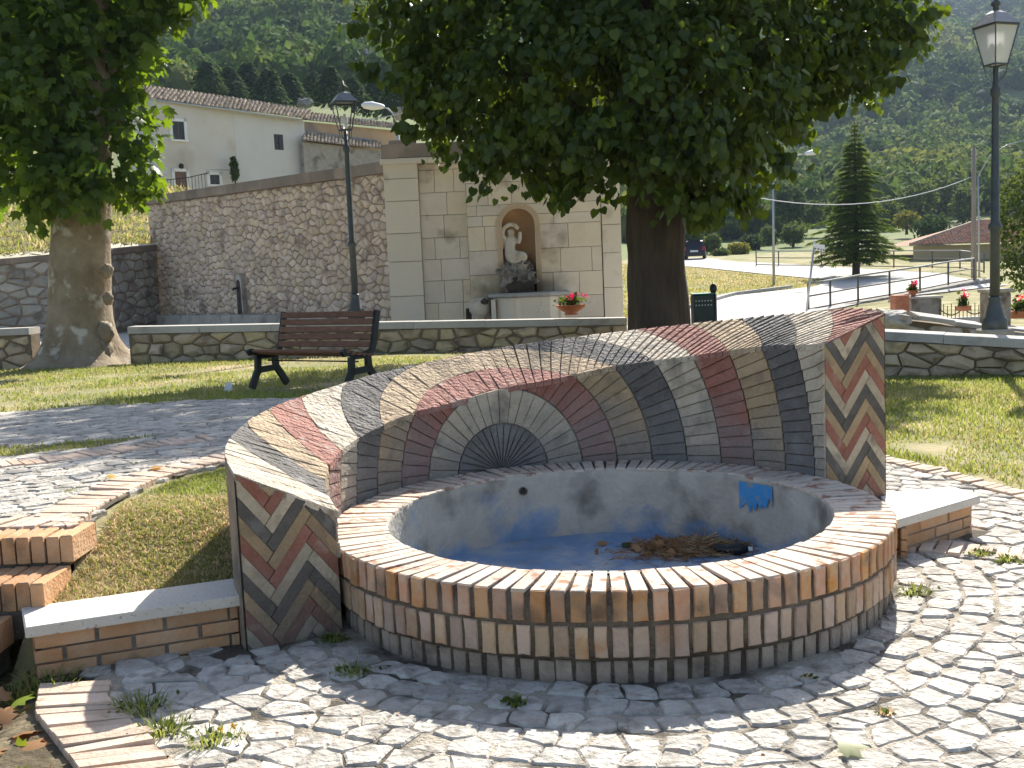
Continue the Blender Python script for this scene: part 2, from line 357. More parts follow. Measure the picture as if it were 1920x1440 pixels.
M['niche_stone'] = pbr('niche_stone', (.60, .455, .31), (.54, .40, .26), 2.5, .95, .3, 20, 0)
M['rock'] = pbr('tufa_rock', (.26, .23, .19), (.40, .36, .31), 5, 1, 1., 9, 0, (.10, .085, .07), .56, 4, dist=.08)
M['wet_and_hollow_dark'] = pbr('wet_and_hollow_dark', (.045, .038, .03), (.08, .065, .05), 5, .8, .4, 20, 0)  # dark of wet stone, also used as painted shade inside hollows
M['bin_green'] = pbr('bin_paint', (.022, .035, .034), (.03, .045, .044), 8, .5, .1, 50, 0)
M['bin_bag'] = plain('bin_liner', (.02, .22, .19), .4)
M['car_paint'] = plain('car_paint', (.012, .013, .02), .22, .3, .6)
M['car_glass'] = plain('car_glass', (.10, .12, .14), .08, 0, .8)
M['tyre'] = plain('tyre', (.012, .012, .012), .8)
M['tail_light'] = plain('tail_light', (.40, .01, .015), .25)
M['plate'] = plain('number_plate', (.75, .75, .72), .5)
M['sign_white'] = plain('sign_white', (.72, .73, .73), .5)
M['black_print'] = plain('black_print', (.02, .02, .025), .6)
M['pole_wood'] = pbr('pole_wood', (.24, .20, .16), (.32, .28, .23), 3, .95, .3, 20, .05, zs=.2)
M['lamp_glass'] = plain('lamp_frosted_glass', (.78, .78, .76), .35, 0, .4, .35)
M['black_plastic'] = plain('black_plastic', (.012, .012, .014), .3)
M['outcrop'] = pbr('outcrop_rock', (.22, .21, .19), (.32, .31, .29), .6, 1, .8, 2, 0, (.22, .22, .20), .6, .5)

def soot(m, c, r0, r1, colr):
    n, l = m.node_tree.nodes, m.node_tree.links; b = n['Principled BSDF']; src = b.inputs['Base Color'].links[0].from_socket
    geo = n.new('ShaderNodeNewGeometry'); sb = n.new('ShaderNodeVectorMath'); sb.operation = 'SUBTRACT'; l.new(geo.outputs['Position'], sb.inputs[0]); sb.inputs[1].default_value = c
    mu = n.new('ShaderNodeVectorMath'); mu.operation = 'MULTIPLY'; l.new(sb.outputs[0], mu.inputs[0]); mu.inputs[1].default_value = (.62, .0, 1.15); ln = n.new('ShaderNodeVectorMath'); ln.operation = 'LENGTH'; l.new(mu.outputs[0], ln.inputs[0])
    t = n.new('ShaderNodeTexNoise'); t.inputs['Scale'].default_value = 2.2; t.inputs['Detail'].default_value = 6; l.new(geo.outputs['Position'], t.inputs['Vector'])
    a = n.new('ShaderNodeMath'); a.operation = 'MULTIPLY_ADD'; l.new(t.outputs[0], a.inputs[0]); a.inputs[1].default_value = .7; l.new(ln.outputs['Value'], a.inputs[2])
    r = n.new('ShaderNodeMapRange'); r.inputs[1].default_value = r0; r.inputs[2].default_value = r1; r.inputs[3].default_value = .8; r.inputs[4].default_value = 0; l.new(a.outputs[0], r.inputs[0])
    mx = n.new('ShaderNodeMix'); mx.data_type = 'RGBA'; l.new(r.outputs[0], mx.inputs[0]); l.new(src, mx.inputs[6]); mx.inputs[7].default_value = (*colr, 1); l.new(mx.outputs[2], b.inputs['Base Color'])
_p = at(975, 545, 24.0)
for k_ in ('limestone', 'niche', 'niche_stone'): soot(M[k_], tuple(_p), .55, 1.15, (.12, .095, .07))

# inner wall and floor of the dry basin: bare render with what is left of its blue paint
def basin_mat(name, c1, c2, blue, t, sc, floor=False):
    m = pbr(name, c1, c2, 5, .93, .5, 35, 0, (.17, .15, .125), .60, 3.2)
    n, l = m.node_tree.nodes, m.node_tree.links; b = n['Principled BSDF']; src = b.inputs['Base Color'].links[0].from_socket
    geo = n.new('ShaderNodeNewGeometry'); sp = n.new('ShaderNodeSeparateXYZ'); l.new(geo.outputs['Position'], sp.inputs[0])
    tn = n.new('ShaderNodeTexNoise'); tn.inputs['Scale'].default_value = sc; tn.inputs['Detail'].default_value = 8; tn.inputs['Roughness'].default_value = .6; l.new(geo.outputs['Position'], tn.inputs['Vector'])
    if floor: val = tn.outputs[0]
    else:
        a = n.new('ShaderNodeMath'); a.operation = 'MULTIPLY_ADD'; l.new(sp.outputs[2], a.inputs[0]); a.inputs[1].default_value = -.62; l.new(tn.outputs[0], a.inputs[2]); val = a.outputs[0]
    r = n.new('ShaderNodeMapRange'); r.inputs[1].default_value = t - .07; r.inputs[2].default_value = t + .07; r.inputs[4].default_value = .72; l.new(val, r.inputs[0])
    mx = n.new('ShaderNodeMix'); mx.data_type = 'RGBA'; l.new(r.outputs[0], mx.inputs[0]); l.new(src, mx.inputs[6]); mx.inputs[7].default_value = (*blue, 1)
    l.new(mx.outputs[2], b.inputs['Base Color']); return m
M['basin_wall'] = basin_mat('basin_wall', (.53, .48, .405), (.40, .36, .30), (.115, .26, .47), .495, 3.0)
M['basin_floor'] = basin_mat('basin_floor', (.30, .345, .40), (.40, .42, .44), (.15, .26, .43), .48, 3.4, True)

# ------------------------------------------------------------------ ground
CX, CY = .412, 4.86                    # middle of the round basin
RI, RO, ZB = 1.01, 1.27, .336          # inner and outer radius of its rim, rim height
RS, TS = 1.285, .40                    # inner radius and thickness of the shell wall
TH0, TH1 = 24.0, 206.0                 # where the shell wall ends, degrees
def ground_z(x, y):
    x = np.asarray(x, dtype=float); y = np.asarray(y, dtype=float)
    A = np.interp(y, [4, 6, 9, 12, 18, 24, 60, 100], [.42, .42, .36, .25, .16, .05, .3, 2.2])
    B = np.interp(y, [5, 9, 13, 20, 30, 38, 46, 55, 72, 84, 100], [.0, .02, -.05, -.12, -.25, -.36, -.05, .17, 1.2, 1.78, 2.2])
    t = smoothstep(-2.0, 2.6, x); zl = A * (1 - t) + B * t
    ys_ = 4.10 + .325 * (x + 1.98)                                       # back of the left seat: the patch behind it climbs to the path
    zl = np.where((x > -2.0) & (x < -.6), zl - .215 * (1 - smoothstep(.0, .95, y - ys_)), zl)
    rho = np.hypot(x - CX, y - CY)
    yl = np.interp(x, [-2.06, -1.98, -1.18], [4.60, 4.10, 4.36]); th = np.degrees(np.arctan2(y - CY, x - CX)) % 360
    s_left = smoothstep(-.05, .05, y - yl)
    s_mid = smoothstep(1.42, 1.54, rho) * smoothstep(26, 30, th) * (1 - smoothstep(191, 197, th))
    s_right = smoothstep(5.2, 7.2, y)
    S = np.where(x < -1.18, s_left, np.where(x < 2.0, s_mid, s_right))
    low = -.06 * smoothstep(-1.7, -1.9, x) * (1 - s_left)
    return zl * S + low * (y < 5)
def gz(x, y): return float(ground_z(x, y))
xs = np.unique(np.concatenate([-np.geomspace(4.2, 900, 40)[::-1], np.arange(-4.2, 4.2, .08), np.geomspace(4.2, 900, 40)]))
ys = np.unique(np.concatenate([-np.geomspace(1, 400, 14)[::-1], np.arange(-.8, 2.2, .4), np.arange(2.2, 8, .07), np.arange(8, 20, .3), np.geomspace(20, 110, 30)]))
gx, gy = np.meshgrid(xs, ys); gzv = ground_z(gx, gy) - .022
V = np.stack([gx.ravel(), gy.ravel(), gzv.ravel()], 1); nx = len(xs)
i = np.arange((len(ys) - 1) * nx).reshape(-1, nx)[:, :-1].ravel()
i = i[np.hypot(V[i, 0] + .04 - CX, V[i, 1] + .035 - CY) > 1.12]                 # the basin is dug into the ground
tag(mk_np('ground', V, np.stack([i, i + 1, i + nx + 1, i + nx], 1), M['lawn'], n=4, smooth=True), kind='structure')

def drape(name, poly, mat, lift, res=.09, parent=None, fz=None):
    """a sheet over the ground inside a plan outline"""
    P = np.array(poly); x0, y0 = P.min(0); x1, y1 = P.max(0); fz = fz or ground_z
    xx = np.arange(x0, x1 + res, res); yy = np.arange(y0, y1 + res, res); X, Y = np.meshgrid(xx, yy)
    def inside(px, py):
        c = np.zeros(px.shape, bool); j = len(P) - 1
        for i in range(len(P)):
            a, b = P[i], P[j]; cond = ((a[1] > py) != (b[1] > py)); with_ = (b[0] - a[0]) * (py - a[1]) / (b[1] - a[1] + 1e-12) + a[0]
            c ^= cond & (px < with_); j = i
        return c
    xc = (X[:-1, :-1] + X[1:, 1:]) / 2; yc = (Y[:-1, :-1] + Y[1:, 1:]) / 2; ok = inside(xc, yc) & (np.hypot(xc - CX, yc - CY) > 1.12)
    nx = X.shape[1]; idx = np.arange(X.size).reshape(X.shape)[:-1, :-1][ok]
    V = np.stack([X.ravel(), Y.ravel(), fz(X, Y).ravel() + lift], 1); T = np.stack([idx, idx + 1, idx + nx + 1, idx + nx], 1)
    u, inv = np.unique(T, return_inverse=True)
    return mk_np(name, V[u], inv.reshape(T.shape), mat, parent, n=4, smooth=True)
def pip(x, y, P):
    c = False; j = len(P) - 1
    for i in range(len(P)):
        if (P[i][1] > y) != (P[j][1] > y) and x < (P[j][0] - P[i][0]) * (y - P[i][1]) / (P[j][1] - P[i][1]) + P[i][0]: c = not c
        j = i
    return c

EDGE_R = [(2.45, 8.3), (2.66, 7.56), (2.82, 7.09), (2.96, 6.59), (3.06, 6.20), (3.14, 5.6), (3.16, 5.0)]    # outer brick edging on the right
EDGE_L = [(-2.35, 4.62), (-1.95, 4.60), (-2.0, 5.1), (-1.93, 5.71), (-1.69, 6.24), (-1.2, 6.85), (-.5, 7.3)]     # brick edging round the left grass patch
PLAZA = [(-1.72, 3.99), (-1.54, 3.82), (-1.42, 3.50), (-1.05, 3.08), (-.80, 2.70), (-.6, 1.6), (3.6, 1.6), (3.5, 4.6)] + EDGE_R[::-1] + [(1.6, 8.0), (.4, 7.6), (-1.10, 4.24)]
plaza = tag(drape('plaza', PLAZA, M['sand'], -.006, .1), kind='structure')
tag(drape('dirt', [(-4.2, 1.6), (-.6, 1.6), (-.82, 2.7), (-1.1, 3.1), (-1.5, 3.6), (-1.7, 4.05), (-4.2, 4.4)], M['soil'], -.012, .1), kind='structure')
PATH = [(-2.2, 4.62), (-1.95, 4.66), (-2.02, 5.1), (-1.95, 5.71), (-1.71, 6.24), (-1.2, 6.95), (.4, 7.6), (1.6, 8.0), (2.4, 8.3), (1.6, 9.8), (.2, 10.3), (-2.12, 10.45), (-3.42, 10.7), (-4.29, 10.55), (-4.96, 10.2), (-7, 8.6), (-7, 4.6)]
path = tag(drape('path', PATH, M['sand'], -.004, .12), kind='structure')

STRIP = [(-3.42, 6.78), (-2.96, 7.0), (-2.63, 7.33), (-2.5, 7.52), (-2.86, 7.5), (-3.6, 7.38), (-4.2, 7.0), (-4.2, 6.5)]   # grass strip between the paths
SEAT_R = [(1.72, 4.95), (2.45, 5.40), (2.42, 5.72), (1.9, 5.65)]
def cobbles(parent, cells, zf, n_obj):
    """cells: plan outlines; the nearest become stones of their own, the rest one mesh"""
    cells = [c for c in cells if in_view(sum(p[0] for p in c) / len(c), sum(p[1] for p in c) / len(c), zf(c[0][0], c[0][1]), .05)]
    cells.sort(key=lambda c: sum(p[1] for p in c) / len(c))
    rest = []
    for k, c in enumerate(cells):
        z = zf(sum(p[0] for p in c) / len(c), sum(p[1] for p in c) / len(c)) + random.gauss(.0075, .0022)
        tx, ty = random.gauss(0, .014), random.gauss(0, .014); cx, cy = c[0]
        if k < 900:
            c2 = []
            for i in range(len(c)):
                a, b = c[i], c[(i + 1) % len(c)]; c2.append(a); L = math.hypot(b[0] - a[0], b[1] - a[1])
                if L > .035: t = random.uniform(.35, .65); o = random.gauss(0, .0045); c2.append((a[0] + (b[0] - a[0]) * t - (b[1] - a[1]) / L * o, a[1] + (b[1] - a[1]) * t + (b[0] - a[0]) / L * o))
            c = c2
        P = [(x, y, z + tx * (x - cx) + ty * (y - cy)) for x, y in c]
        v, f = slab_piece(P, (0, 0, 1), .05, random.uniform(.006, .010), .0016)
        if k < n_obj: mk('cobble', v, f, M['cobble'], parent)
        else: rest.append((v, f))
    if rest: join_pieces('cobblestones', rest, M['cobble'], parent)
def jitter_quad(P, j):
    q = [(x + random.uniform(-j, j), y + random.uniform(-j, j)) for x, y in P]
    o = []
    for i in range(4):                       # corners cut at random: rough split stones
        o.append(q[i])
        if random.random() < .55:
            a, b = q[i], q[(i + 1) % 4]; t = random.uniform(.35, .65); mx, my = (a[0] + (b[0] - a[0]) * t, a[1] + (b[1] - a[1]) * t)
            cx = sum(p[0] for p in q) / 4; cy = sum(p[1] for p in q) / 4; k = random.uniform(.98, 1.10); o.append((cx + (mx - cx) * k, cy + (my - cy) * k))
    return o
cells = []
rings = [1.27, 1.40, 1.53, 1.66, 1.9, 2.15, 2.5, 2.9, 3.4, 4.0, 4.7, 5.5]
for q_, (ra, rb) in enumerate(zip(rings[:-1], rings[1:])):
    rm = (ra + rb) / 2; a0, a1 = R_(-200), R_(64); Wr = (a1 - a0) * rm
    for c in rubble_cells(Wr, rb - ra, .125, .112, .33 if rb - ra > .2 else .2, 100 + q_):
        P = []
        for u, v in shrink(c, random.uniform(.0022, .0062)):
            t = a0 + u / rm; rr = ra + v + .03 * math.sin(t * 5 + rm); P.append((CX + rr * math.cos(t) + random.uniform(-.004, .004), CY + rr * math.sin(t) + random.uniform(-.004, .004)))
        mx, my = sum(p[0] for p in P) / len(P), sum(p[1] for p in P) / len(P)
        if pip(mx, my, PLAZA) and not pip(mx, my, SEAT_R):
            th = math.degrees(math.atan2(my - CY, mx - CX)) % 360
            if not (TH0 - 3 < th < TH1 and math.hypot(mx - CX, my - CY) < 1.80): cells.append(P)
cobbles(plaza, cells, lambda x, y: gz(x, y) - .006, 300)
cells = []
for (u0, u1, v0, v1, sx, sy) in ((-7.2, 2.8, 0, 2.6, .13, .115), (-7.2, 2.8, 2.6, 7.0, .17, .15)):
    for c in rubble_cells(u1 - u0, v1 - v0, sx, sy, .32, 200 + int(v0)):
        P = []
        for u, v in shrink(c, random.uniform(.0025, .007)):
            x = u0 + u; P.append((x, 4.4 + v0 + v + .22 * (x + 1.5) - .035 * (x + 1.5) ** 2))
        mx, my = sum(p[0] for p in P) / len(P), sum(p[1] for p in P) / len(P)
        if pip(mx, my, PATH) and not pip(mx, my, STRIP) and not pip(mx, my, PLAZA) and math.hypot(mx - CX, my - CY) > 1.8: cells.append(P)
cobbles(path, cells, lambda x, y: gz(x, y) - .004, 300)

# brick edgings: bricks side by side across a line
def resample(P, step):
    P = [Vector((p[0], p[1])) for p in P]; out = []; d = 0; i = 0; pos = P[0].copy(); dense = []
    for a, b in zip(P[:-1], P[1:]):
        n = max(1, int((b - a).length / .01))
        for k in range(n): dense.append(a + (b - a) * (k / n))
    acc = 0; last = dense[0]; out.append((dense[0], (dense[5] - dense[0]).normalized()))
    for i in range(1, len(dense)):
        acc += (dense[i] - last).length; last = dense[i]
        if acc >= step: acc -= step; j = min(i + 12, len(dense) - 1); k = max(i - 12, 0); out.append((dense[i], (dense[j] - dense[k]).normalized()))
    return out
def brick_row(name, line, width, label, zf, side=1, pitch=.066, mat='brick_path', skew=0., high=.05, parent=None, lift=.012):
    pts = resample(line, pitch); c = pts[len(pts) // 2][0]
    rt = parent or tag(empty(name, (c.x, c.y, gz(c.x, c.y))), label, 'edging')
    for p, t in pts:
        nrm = Vector((t.y, -t.x)) * side
        nn = (nrm + t * skew).normalized(); a = p; b = p + nn * (width + random.uniform(-.012, .012)); h = t * (.0275 + random.uniform(-.002, .001))
        q = [a - h, b - h, b + h, a + h]; z = zf((a.x + b.x) / 2, (a.y + b.y) / 2) + lift + random.gauss(0, .003)
        tl = random.gauss(0, .02)
        v, f = slab_piece([(x.x, x.y, z + tl * ((x - a).dot(nn))) for x in q], (0, 0, 1), high, .004, .001)
        mk('brick', v, f, M[mat], rt)
    return rt
brick_row('brick_edging', EDGE_L, .25, 'pale brick edging curving round the grass patch beside the low left seat', gz, side=-1, skew=.25)
brick_row('brick_edging', EDGE_R, .14, 'narrow brick edging between the paving and the lawn on the right', gz, side=1, skew=.2)
brick_row('brick_edging', [(-3.6, 5.95), (-3.07, 6.28), (-2.7, 6.55), (-2.36, 6.93), (-2.04, 7.18)], .25, 'brick edging line beside the thin grass strip on the left path', gz, side=-1)
brick_row('brick_edging', [(-1.79, 3.80), (-1.70, 3.56), (-1.40, 3.15), (-1.12, 2.75), (-.98, 2.3)], .27, 'worn brick border in front of the left stone bench', lambda x, y: 0., side=-1, skew=.45, high=.12, lift=.014)
brick_row('brick_edging', [(2.02, 5.30), (2.30, 5.14), (2.75, 4.9)], .22, 'short brick strip with weeds beyond the right stone seat', lambda x, y: 0., side=1)

# ------------------------------------------------------------------ the round basin
def P3(rho, th, z): return (CX + rho * math.cos(th), CY + rho * math.sin(th), z)
basin = tag(empty('fountain_basin', (CX, CY, 0)), 'round dry fountain basin of brick with a pale rowlock rim and worn blue paint inside', 'fountain')
n = 96; prof = [(RO - .035, -.12), (RO - .035, .085), (RO - .014, .088), (RO - .014, ZB - .012), (RI + .012, ZB - .012)]
V = []; Fc = []
for k in range(n):
    for rr, zz in prof: V.append(P3(rr, 2 * math.pi * k / n, zz))
m = len(prof)
for k in range(n):
    for j in range(m - 1): Fc.append((k * m + j, ((k + 1) % n) * m + j, ((k + 1) % n) * m + j + 1, k * m + j + 1))
mk('mortar_bed', V, Fc, M['mortar_dark'], basin, True)
ZF = -.05
V = []; Fc = []; zs_ = [ZB - .004, ZB - .03, .25, .15, .05, ZF - .01]
for k in range(n):
    for j, zz in enumerate(zs_):
        a = 2 * math.pi * k / n; V.append(P3(RI + .004 + .008 * mn.noise(Vector((math.cos(a) * 3, math.sin(a) * 3, zz * 5))), a, zz))
    V.append(P3(RI + .02, 2 * math.pi * k / n, ZB - .004))
m = len(zs_) + 1
for k in range(n):
    kk = (k + 1) % n
    for j in range(m - 2): Fc.append((k * m + j, k * m + j + 1, kk * m + j + 1, kk * m + j))
    Fc.append((k * m + m - 1, k * m, kk * m, kk * m + m - 1))
mk('inner_wall', V, Fc, M['basin_wall'], basin, True)
V = [P3(0, 0, ZF)]; Fc = []
for j in range(1, 9):
    for k in range(n): a = 2 * math.pi * k / n; V.append(P3(RI * j / 8 + (.01 if j == 8 else 0), a, ZF + .010 * mn.noise(Vector((j * math.cos(a), j * math.sin(a), 3))) + (.02 if j == 8 else 0)))
for k in range(n): Fc.append((0, 1 + k, 1 + (k + 1) % n))
for j in range(1, 8):
    for k in range(n): a0 = 1 + (j - 1) * n; Fc.append((a0 + k, a0 + n + k, a0 + n + (k + 1) % n, a0 + (k + 1) % n))
mk('floor', V, Fc, M['basin_floor'], basin, True)
# leftover patch of blue paint on the inner wall, at the right
def wall_patch(name, th_a, th_b, za, zb, mat, seed):
    rr = random.Random(seed); pts = []
    nn = 44
    up = [(th_a + (th_b - th_a) * k / nn, zb + .006 * mn.noise(Vector((k * .3, 1, 0)))) for k in range(nn + 1)]
    dn = [(th_a + (th_b - th_a) * k / nn, za + .11 * mn.fractal(Vector((k * .11, 4, seed)), 1, 2, 4)) for k in range(nn + 1)]
    V = [P3(RI - .008, R_(t), z) for t, z in up] + [P3(RI - .008, R_(t), z) for t, z in dn]
    mk(name, V, [(k, k + 1, nn + 2 + k, nn + 1 + k) for k in range(nn)], mat, basin)
M['blue'] = pbr('blue_paint', (.045, .25, .54), (.08, .29, .55), 6, .8, .3, 40, 0, (.27, .28, .28), .60, 14)
wall_patch('paint_patch', 28, 41, .185, .305, M['blue'], 4)
NB = 110
for k in range(NB):
    th = 2 * math.pi * (k + .5) / NB; c, s = math.cos(th), math.sin(th); h = .0265 + random.uniform(-.002, .0015)
    a0, a1 = RI + .001 + random.uniform(-.002, .003), RO - .007 + random.uniform(-.003, .003); zt = ZB + random.gauss(0, .0018); tl = random.gauss(0, .012)
    hi = .0258
    q = [(a0, -hi), (a1, -h), (a1, h), (a0, hi)]
    v, f = slab_piece([(CX + r_ * c - t_ * s, CY + r_ * s + t_ * c, zt + tl * t_) for r_, t_ in q], (0, 0, 1), .012, .003, .0006)
    mk('rim_brick', v, f, M['brick_top'], basin)
for cidx, (z1, z0, rad, nb, mt) in enumerate(((ZB - .002, .222, RO - .002, NB, 'brick'), (.208, .092, RO - .006, 114, 'brick_pale'), (.076, -.06, RO - .028, 114, 'brick_old'))):
    for k in range(nb):
        th = 2 * math.pi * (k + (.5 if cidx == 0 else random.uniform(.44, .56))) / nb; dg = math.degrees(th)
        if 30 < dg < 200: continue
        c, s = math.cos(th), math.sin(th); h = .0265 + random.uniform(-.004, .002); zz1 = z1 - (.0015 if cidx == 0 else random.uniform(0, .006)); zz0 = z0 + random.uniform(-.004, .006); rr = rad + random.uniform(-.004, .003)
        jj = lambda: random.uniform(-.0022, .0022)
        q = [(-h + jj(), zz0 + jj()), (jj(), zz0 + jj()), (h + jj(), zz0 + jj()), (h + jj(), (zz0 + zz1) / 2), (h + jj(), zz1), (-h + jj(), zz1), (-h + jj(), (zz0 + zz1) / 2 + jj())]
        v, f = slab_piece([(CX + rr * c - t_ * s, CY + rr * s + t_ * c, z_) for t_, z_ in q], (c, s, 0), .06, .004 if cidx == 0 else .005, .0018)
        mk('brick', v, f, M[mt], basin)
pc = P3(RI - .004, R_(112), .245); d = Vector((math.cos(R_(112)), math.sin(R_(112)), 0)); pv = Vector(pc)
MB().tube([pv + d * .05, pv - d * .012], .022, 14, False).build('drain_pipe', M['rail'], basin, True)
MB().tube([pv + d * .012, pv + d * .006], .019, 14).build('pipe_hole', M['wet_and_hollow_dark'], basin, True)  # dark disc stands in for the shade inside the pipe

# ------------------------------------------------------------------ the shell wall behind it
shell = tag(empty('shell_wall', (CX, CY + RS, 0)), 'curved shell-shaped fountain wall of fanned red, tan, white and dark brick stripes', 'sculpture')
ZI = ([24, 42, 53, 63, 73, 83, 97, 103, 110, 124, 139, 155, 158, 165, 172, 180, 190, 200, 206], [1.02, 1.0, .965, .935, .91, .885, .83, .815, .80, .75, .72, .67, .66, .645, .625, .595, .56, .53, .51])
ZO = ([24, 26, 32, 49, 66, 84, 99, 110, 125, 135, 143, 155, 162, 170, 175, 180, 185, 190, 195, 200, 206], [1.15, 1.175, 1.18, 1.14, 1.10, 1.055, 1.02, .99, .94, .91, .88, .85, .835, .815, .80, .785, .775, .765, .755, .74, .715])
def z_in(t): return float(np.interp(t, *ZI))
def z_out(t): return float(np.interp(t, *ZO))
def z_top(t, v): return z_in(t) * (1 - v) + z_out(t) * v
TH_C, ZC, R0_, DR = 112.5, .31, .28, .204
RING = ['dark', 'light', 'red', 'tan']
def ring_of(t, z, v):
    s = RS * R_(TH_C - t); rr = math.hypot(s, z - ZC) + .21 * v
    return 0 if rr < R0_ else 1 + int((rr - R0_) / DR)
# core
n = 90; V = []; Fc = []
for k in range(n + 1):
    t = TH0 + .6 + (TH1 - TH0 - 1.2) * k / n; th = R_(t)
    for rho, z in ((RS + .03, -.1), (RS + .009, .30), (RS + .009, z_in(t) - .022), (RS + TS - .004, z_out(t) - .028), (RS + TS - .004, -.1)): V.append(P3(rho, th, z))
for k in range(n):
    for j in range(4): Fc.append((k * 5 + j, (k + 1) * 5 + j, (k + 1) * 5 + j + 1, k * 5 + j + 1))
Fc += [(0, 1, 2, 3, 4), tuple(n * 5 + j for j in (4, 3, 2, 1, 0))]
mk('core', V, Fc, M['mortar'], shell)
V = []
for k in range(n + 1):
    t = TH0 + (TH1 - TH0) * k / n
    for z in (-.1, z_out(t) - .02): V.append(P3(RS + TS + .002, R_(t), z))
M['shell_back'] = pbr('shell_back', (.36, .28, .20), (.28, .22, .17), 7, .95, .6, 40, .05, (.16, .14, .12), .58, 4)
mk('back_face', V, [(2 * k, 2 * k + 2, 2 * k + 3, 2 * k + 1) for k in range(n)], M['shell_back'], shell, True)
# fanned bricks of the concave face
S_MIN, S_MAX = RS * R_(TH_C - TH1), RS * R_(TH_C - TH0)
def face_pt(s, z, out): return P3(RS - out, R_(TH_C) - s / RS, z)
for k in range(0, 11):
    ra, rb = (0.012, R0_) if k == 0 else (R0_ + DR * (k - 1), R0_ + DR * k)
    nk = 19 if k == 0 else max(20, round(math.pi * (ra + rb) / 2 / .060)); off = random.random() * .0
    for j in range(nk):
        pa, pb = math.pi * j / nk, math.pi * (j + 1) / nk
        g = .0016; ga_o, ga_i = g / rb, min(g / max(ra, .03), (pb - pa) * .3)
        jr = random.uniform(-.004, .004)
        pts = [(ra + .003, pa + ga_i), ((ra + rb) / 2, pa + (ga_i + ga_o) / 2), (rb - .003, pa + ga_o), (rb - .003, (pa + pb) / 2), (rb - .003, pb - ga_o), ((ra + rb) / 2, pb - (ga_i + ga_o) / 2), (ra + .003, pb - ga_i), (ra + .003, (pa + pb) / 2)]
        poly = []
        for rr, ph in pts:
            s, z = rr * math.cos(ph), ZC + rr * math.sin(ph)
            s = min(max(s, S_MIN), S_MAX); t = TH_C - math.degrees(s / RS)
            poly.append((s, min(max(z, .27), z_in(t) - .004), ph))
        if area2([(a, b) for a, b, _ in poly]) < .0006: continue
        base = .004 + random.uniform(-.0025, .004); saw = .007 if (pa + pb) / 2 < 1.2 else .003
        if k == 0: saw = .002
        sgn = 1 if math.cos((pa + pb) / 2) > 0 else -1
        front = []
        for s, z, ph in poly:
            q = (ph - pa) / (pb - pa); q = 1 - q if sgn > 0 else q      # lower edge stands proud
            front.append(face_pt(s, z, base + saw * q))
        th = R_(TH_C) - np.mean([p[0] for p in poly]) / RS
        v, f = slab_piece(front, (-math.cos(th), -math.sin(th), 0), .03, .0025, .0015)
        mk('face_brick', v, f, M['sh_' + RING[k % 4] + '_f'], shell)
# coping bricks laid across the top, cut at every colour change
def skew_at(t): return (13.5 if t < TH_C else 7.5) * max(-1., min(1.2, (TH_C - t) / 70.))
t = TH1 + 9; lines = []
while t > TH0 - 4: lines.append(t); t -= math.degrees((.041 if t < 70 else .041 + .0003 * (t - 70) if t < 115 else .055) / RS)
def line_cuts(u):
    """where the colour boundaries cross the coping line u: list of r along v"""
    out = []
    for i in range(25):
        v_ = i / 24; tt = u - skew_at(u) * v_; s_ = RS * R_(TH_C - tt); out.append(math.hypot(s_, z_top(min(max(tt, TH0), TH1), v_) - ZC) + .21 * v_)
    return np.maximum.accumulate(np.array(out))
VV = np.linspace(0, 1, 25)
for a, b in zip(lines[:-1], lines[1:]):
    um = (a + b) / 2; ra_, rb_ = line_cuts(a), line_cuts(b); top_k = 9 if um > TH_C else 10
    k0 = 0 if min(ra_[0], rb_[0]) < R0_ else 1 + int((min(ra_[0], rb_[0]) - R0_) / DR); k1 = 1 + int((max(ra_[-1], rb_[-1]) - R0_) / DR)
    for k in range(k0, k1 + 1):
        if k > top_k: break
        lo = R0_ + DR * (k - 1) if k else 0; hi = R0_ + DR * k if k < top_k else 99
        vc = lambda r_, B: float(np.interp(B, r_, VV)) if r_[0] < B < r_[-1] else (0. if B <= r_[0] else 1.)
        va0, vb0, va1, vb1 = vc(ra_, lo), vc(ra_, hi), vc(rb_, lo), vc(rb_, hi)
        if max(vb0 - va0, vb1 - va1) < .03: continue
        left = um > 108; g = math.degrees(.0044 / RS) * (.14 if left else 1. if um < 80 else .65); near_small = um < 95
        rise = .0040 if um < 70 else (.0040 - .0025 * (um - 70) / 38 if um < 108 else random.uniform(-.0005, .0025))
        pts = []; q = .003 if left else .005
        for e, va, vb in ((0, va0, vb0), (1, va1, vb1)):
            seq = [(va, va + (q if va > 0 else -.03)), ((va + vb) / 2, (va + vb) / 2), (vb, vb - (q if vb < 1 else 0))]
            for v_, vv in (seq if e == 0 else seq[::-1]):
                tt = (a - g if e == 0 else b + g); tt = tt - skew_at(tt) * v_; tc = min(max(tt, TH0 - .1), TH1 + .1)
                up = rise * ((1. if e == 1 else 0.) if near_small else (1. if e == 0 else 0.)); rgh = .003 if left else .0015
                pts.append((tc, vv, z_top(tc, max(0, v_)) + up - .004 + random.uniform(-rgh, rgh)))
        if max(p[0] for p in pts) - min(p[0] for p in pts) < .35: continue
        P = [P3(RS + TS * vv, R_(tc), z) for tc, vv, z in pts]
        v, f = slab_piece(P, (0, 0, 1), .03, .0022, .003 if left else .0012)
        mk('coping_brick', v, f, M['sh_' + RING[k % 4] + '_c'], shell)
